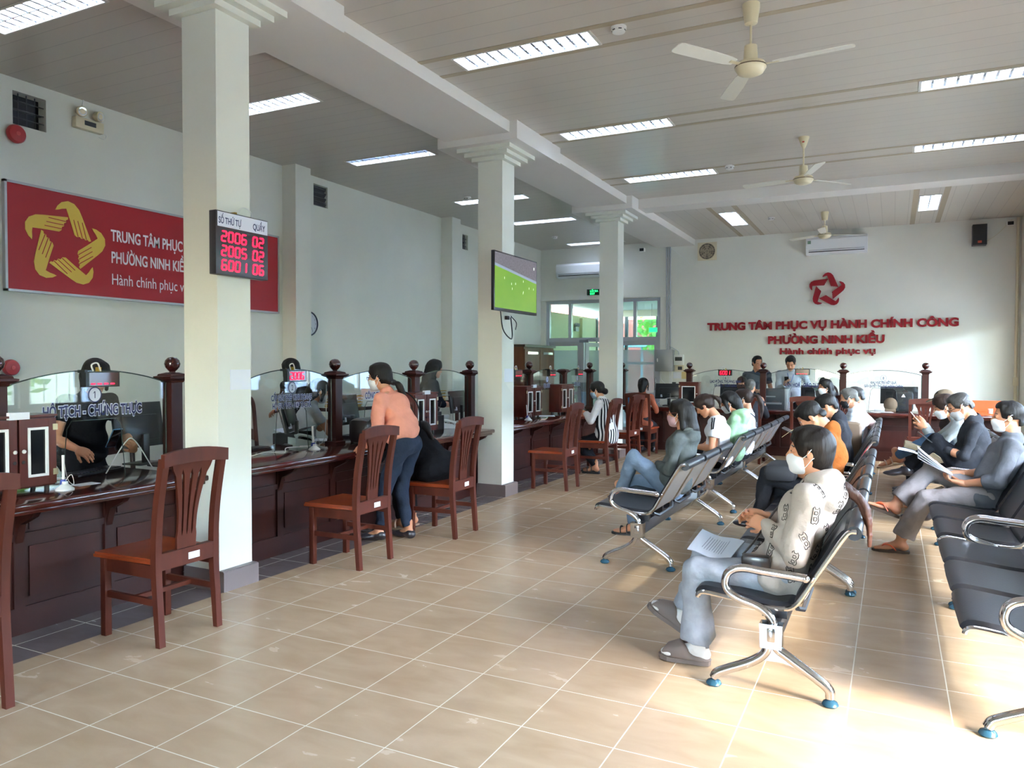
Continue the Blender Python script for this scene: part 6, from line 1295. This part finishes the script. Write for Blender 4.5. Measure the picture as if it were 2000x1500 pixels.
wood_box((-3.15, 13.14, TOPZ), -PI/2, 'glazed wooden box on the far counter beside counter six', .34, 1, False)
def monitor(loc, rz, label, w_=.5, h_=.3, tilt=-8, back=True):
    t = thing('monitor', label, 'monitor', loc, rz, 'computer monitors on the counters'); M = Matrix.Translation((0, 0, .12)) @ Matrix.Rotation(math.radians(tilt), 4, 'Y')
    MB().box((-.012, -w_/2, 0), (.012, w_/2, h_), bev=.004, M=M).box((.01, -w_*.36, .05), (.035, w_*.36, h_*.72), bev=.01, M=M).build('housing', BLACK, t)
    MB().box((-.014, -w_/2+.012, .014), (-.0125, w_/2-.012, h_-.012), M=M).build('screen', mat('screen_glow', '0C1016', .15, emit='9FB4CC', es=.25), t)
    MB().box((.03, -.03, .0), (.055, .03, .22), bev=.006).box((-.07, -.11, 0), (.1, .11, .012), bev=.005).build('stand', BLACK, t)
    MB().box((.012, -w_*.3, .03), (.0365, -w_*.3+.03, .075), M=M).build('service_label', PAPER, t)
    return t
monitor((-4.93, 3.78, TOPZ), .15, 'large black monitor seen from behind on counter one', .46, .33); monitor((-4.88, 5.3, TOPZ), .5, 'black monitor turned askew behind the glass of counter two', .44, .36, -14); monitor((-4.95, 6.2, TOPZ), .2, 'black monitor behind the handbag and the peach top', .46, .3)
monitor((-4.95, 8.4, TOPZ), .1, 'black monitor behind the second column', .46, .28); monitor((-4.95, 10.6, TOPZ), .1, 'black monitor beside the third column', .46, .28)
for x, lb, w_ in ((-3.62, 'wide black monitor left of the box on the far counter', .54), (-2.5, 'black monitor in front of the masked clerk at counter six', .44), (-1.14, 'black monitor in front of the clerk at counter seven', .48), (.1, 'black monitor behind the chair at counter eight', .54)): monitor((x, 13.68, TOPZ), -PI/2, lb, w_, .28)
t = thing('computer_tower', 'dark desktop computer with a pale side on the far counter', 'computer', (-1.75, 13.62, TOPZ)); MB().box((-.2, -.2, 0), (.14, .2, .34), bev=.004).build('case', DARK, t); MB().box((.14, -.2, 0), (.19, .2, .34), bev=.004).build('side_panel', mat('side_silver', 'A4A8AE', .35, metal=.4), t); MB().box((-.16, -.203, .08), (.1, -.2, .11)).box((-.16, -.203, .2), (0, -.2, .22)).build('front_slots', GREYM, t)
def keyboard(loc, rz, label):
    t = thing('keyboard', label, 'keyboard', loc, rz, 'keyboards on the counters'); MB().box((-.07, -.21, 0), (.07, .21, .018), bev=.004).build('base', BLACK, t); m = MB()
    for r_ in range(5):
        for k in range(14): m.box((-.06+r_*.024, -.2+k*.0285, .018), (-.06+r_*.024+.02, -.2+k*.0285+.024, .024))
    m.build('keys', DARK, t)
keyboard((-4.78, 3.3, TOPZ), .25, 'black keyboard lying skew behind the glass of counter one'); keyboard((-4.85, 4.75, TOPZ), .1, 'black keyboard behind the glass of counter two')
def desk_phone(loc, rz, label, col):
    t = thing('desk_telephone', label, 'telephone', loc, rz, 'desk telephones'); MB().prism([(-.1, -.08, 0), (.1, -.08, 0), (.1, -.08, .03), (-.1, -.08, .075)], (0, .16, 0)).build('base', col, t)
    MB().tube(spline([(-.09, -.055, .085), (-.05, -.055, .1), (.05, -.055, .075), (.09, -.055, .055)], 4), [.022, .02, .014, .014, .013, .013, .013, .013, .013, .014, .016, .02, .022], 10).build('handset', col, t)
    m = MB()
    for i in range(4):
        for j in range(3): m.box((-.03+i*.026, 0+j*.024, .05-.011*i), (-.012+i*.026, .016+j*.024, .064-.011*i))
    m.build('buttons', DARK, t); return t
TEAL = mat('phone_grey_green', 'A9B8B4', .4)
desk_phone((-4.78, 5.32, TOPZ), 1.2, 'grey-green desk telephone beside the post of counter two', TEAL); desk_phone((-4.6, 7.55, TOPZ), .6, 'white desk telephone left of the second column', WHITE); desk_phone((-4.7, 9.9, TOPZ), .4, 'pale desk telephone between the boxes on counter three', TEAL); desk_phone((-3.95, 13.35, TOPZ), -1.4, 'white desk telephone at the left end of the far counter', WHITE); desk_phone((-2.85, 13.3, TOPZ), -1.4, 'white desk telephone right of the box on the far counter', WHITE)
def pen_stand(loc, label):
    t = thing('pen_stand', label, 'pen stand', loc, 0, 'white pen stands on the counters'); MB().lathe([(.05, 0), (.05, .008), (.035, .02), (.018, .035), (.016, .05), (0, .052)], n=16).build('base', WHITE, t); MB().lathe([(.02, .03), (.017, .06), (.0, .062)], (-.012, .0, 0), n=12).build('cup', mat('pen_blue', '2A3C8A', .4), t); MB().cyl((-.012, 0, .05), (-.03, .01, .2), .008, n=8).build('pen', WHITE, t)
    MB().tube(spline([(.0, 0, .05), (.03, .02, .09), (.02, .04, .03), (-.02, .03, .06), (-.028, .01, .19)], 5), .002, 5).build('cord', WHITE, t); return t
pen_stand((-4.42, 5.07, TOPZ), 'white pen stand before the glass of counter two'); pen_stand((-4.28, 2.78, TOPZ), 'white pen stand beside the box at the left edge'); pen_stand((-4.3, 9.1, TOPZ), 'white pen stand right of the second column'); pen_stand((-4.45, 11.2, TOPZ), 'white pen stand before the person in the striped vest')
def papers(loc, rz, label, n=3, w_=.21, l_=.3, m_=None, th=.002, cat='papers', nm='paper_stack'):
    t = thing(nm, label, cat, loc, rz); rd = random.Random(label)
    for k in range(n): MB().box((-l_/2, -w_/2, 0), (l_/2, w_/2, th*.9), M=Matrix.Translation((rd.uniform(-.02, .02), rd.uniform(-.02, .02), k*th)) @ Matrix.Rotation(rd.uniform(-.2, .2), 4, 'Z')).build('sheet', (m_ or PAPER) if not isinstance(m_, list) else m_[k % len(m_)], t)
papers((-4.82, 2.95, TOPZ), .2, 'white sheets beside the box on counter one'); papers((-4.95, 5.72, TOPZ), .4, 'white sheets beside the handbag on counter two', 4); papers((-4.45, 9.95, TOPZ), .3, 'white sheets by the telephone on counter three', 3)
papers((-1.2, 13.25, TOPZ), 0, 'white forms on the far counter behind the empty chair', 5); papers((-.95, 13.3, TOPZ), .3, 'second stack of forms on the far counter', 4); papers((-.15, 13.3, TOPZ), .1, 'forms on the far counter at counter eight', 4)
YF_ = [mat('folder_yellow', 'C9A24A', .7), mat('folder_tan', 'B98F3E', .7), PAPER]
papers((-5.9, 7.3, 1.0), .2, 'stack of yellow folders on the table behind counter two', 12, .26, .36, YF_, .012, 'folders', 'folder_stack'); papers((-5.75, 9.0, 1.0), .1, 'stack of yellow folders beside the officer in navy', 10, .24, .34, YF_, .014, 'folders', 'folder_stack')
for y, lb in ((7.3, 'brown work table with yellow folders behind counter two'), (9.0, 'brown side table with folders behind the officer in navy')):
    t = thing('side_table', lb, 'table', (-5.85, y, 0)); MB().box((-.3, -.5, .96), (.3, .5, 1.0)).build('top', CT, t)
    for k in range(4): MB().box(((-.27, .23)[k % 2], (-.47, .43)[k//2], 0), ((-.23, .27)[k % 2], (-.43, .47)[k//2], .96)).build('leg', CW, t)
t = thing('document_tray', 'black document tray with white papers behind the glass of counter two', 'tray', (-4.98, 5.42, TOPZ), .3); MB().box((-.12, -.16, 0), (.12, .16, .006)).box((-.12, -.16, 0), (-.114, .16, .1)).box((-.12, .154, 0), (.12, .16, .1)).box((-.12, -.16, 0), (.12, -.154, .1)).box((-.115, -.155, .06), (.12, .155, .064)).build('tray', BLACK, t); MB().sheet([[(x, y, .105+.03*(x/.12)**2) for y in (-.14, .16)] for x in (-.12, -.04, .04, .15)], .003).build('papers', PAPER, t)
t = thing('pen_cup', 'black desk caddy holding pens left of the second column', 'pen cup', (-4.62, 7.3, TOPZ)); MB().box((-.07, -.09, 0), (.07, .09, .16)).box((-.05, -.07, .16), (.05, .07, .2)).build('caddy', BLACK, t); m = MB()
for k in range(5): m.cyl((.0, -.06+.03*k, .15), (.02*k-.04, -.09+.045*k, .31), .005, n=6)
m.build('pens', DARK, t)
one('small_printer', MB().box((-4.72, 7.42, TOPZ), (-4.52, 7.6, TOPZ+.0)).box((-4.95, 7.55, TOPZ), (-4.72, 7.8, TOPZ+.14), bev=.015), WHITE, 'small white receipt printer left of the second column', 'printer')
def loose_cable(pts, label, r=.004, mt=WHITE): return one('cable', MB().tube(spline(pts, 6), r, 6), mt, label, 'cable')
loose_cable([(-4.6, 4.0, TOPZ+.005), (-4.5, 4.35, TOPZ+.005), (-4.52, 4.6, TOPZ+.02), (-4.46, 4.75, TOPZ+.005), (-4.55, 4.88, TOPZ+.03), (-4.6, 5.2, TOPZ+.005)], 'white cable looping over counter two before the glass'); loose_cable([(-4.65, 3.3, TOPZ+.005), (-4.62, 3.42, TOPZ+.2), (-4.6, 3.48, TOPZ+.21), (-4.6, 3.62, TOPZ+.005)], 'white cable looping up behind the glass of counter one'); loose_cable([(-4.6, 5.44, TOPZ+.55), (-4.6, 5.43, TOPZ+.2), (-4.62, 5.4, TOPZ+.02), (-4.7, 5.2, TOPZ+.005)], 'white cable down the edge of the glass at counter two'); loose_cable([(-3.4, 13.4, TOPZ+.15), (-3.6, 13.4, TOPZ+.14), (-3.75, 13.35, TOPZ+.05), (-3.7, 13.3, TOPZ+.005)], 'pale cable hanging beside the box on the far counter')
one('name_card', MB().box((-4.42, 2.9, TOPZ), (-4.33, 3.04, TOPZ+.002)), PAPER, 'white card lying on counter one before the glass', 'card')
t = thing('bottle', 'small bottle with an orange label on the far counter seen through the chair back', 'bottle', (-1.32, 13.3, TOPZ)); MB().lathe([(.03, 0), (.03, .12), (.012, .15), (.012, .17), (0, .172)], n=14).build('body', WHITE, t); MB().lathe([(.0305, .03), (.0305, .1)], n=14).build('label_band', mat('label_orange', 'C9603A', .5), t)
for i, x in enumerate((1.32, 1.45)): one('cup', MB().lathe([(.028, 0), (.034, .09), (.03, .09), (.026, .01), (0, .01)], (x, 13.4, TOPZ), n=14), WHITE, 'white cup on the sunlit right end of the far counter, %s of the two' % ('left-hand', 'right-hand')[i], 'cup', 'white cups on the far counter')
one('orange_tray', MB().box((.75, 13.3, TOPZ), (1.5, 13.75, TOPZ+.02)).box((.75, 13.7, TOPZ), (1.5, 13.75, TOPZ+.2)), mat('tray_orange', 'C8501E', .4), 'orange box tray on the sunlit right end of the far counter', 'tray')
t = thing('backpack', 'dark backpack with a pale badge beside the monitor at counter eight', 'backpack', (.16, 13.5, TOPZ)); MB().box((-.14, -.08, 0), (.14, .08, .34), bev=.06).build('body', mat('bag_cloth_black'), t); MB().prism([(-.03, -.085, .24), (.03, -.085, .24), (0, -.085, .29)], (0, .01, 0)).build('badge', PAPER, t); MB().tube(spline([(-.04, 0, .33), (0, 0, .38), (.04, 0, .33)], 4), .01, 6).build('handle', BLACK, t)
one('paper_roll', MB().cyl((-.25, 13.32, TOPZ+.05), (-.15, 13.32, TOPZ+.05), .05, n=18), mat('roll_grey', 'B9B6B0', .8), 'pale paper roll on the far counter behind the pink shirt', 'roll'); one('brown_teddy_bag', MB().ball((-.02, 13.4, TOPZ+.12), .1, sc=(1, .8, 1.1)).box((-.1, 13.34, TOPZ), (.06, 13.46, TOPZ+.06), bev=.02), mat('bag_tan', '5E4E3C', .8), 'small round tan pouch on the far counter behind the chair', 'bag')
# staff chairs behind the counters
def staff_chair(x, y, rz, label):
    t = thing('staff_chair', label, 'chair', (x, y, 0), rz, 'staff chairs behind the counters'); SC_ = mat('staff_chair_seat', '3A2A26', .5)
    for k in range(4): MB().box(((-.2, .17)[k % 2], (-.2, .17)[k//2], 0), ((-.17, .2)[k % 2], (-.17, .2)[k//2], .5)).build('leg', CW, t)
    MB().box((-.22, -.22, .5), (.22, .22, .55), bev=.015).build('seat', SC_, t)
    m = MB().tube(spline([(-.2, -.19, .5), (-.23, -.2, .85), (-.24, -.15, 1.1), (-.245, 0, 1.16), (-.24, .15, 1.1), (-.23, .2, .85), (-.2, .19, .5)], 5), .02, 8); m.box((-.24, -.16, .75), (-.22, .16, .85)); m.build('backrest', CW, t)
    return t
staff_chair(-5.55, 4.25, .3, 'arched wooden staff chair behind counter one beside the nearest column'); staff_chair(-5.62, 5.85, 1.0, 'wooden staff chair under the masked officer at counter two'); staff_chair(-2.42, 14.25, -PI/2, 'wooden staff chair under the masked clerk of counter six'); staff_chair(-1.04, 14.3, -PI/2, 'wooden staff chair under the clerk of counter seven')
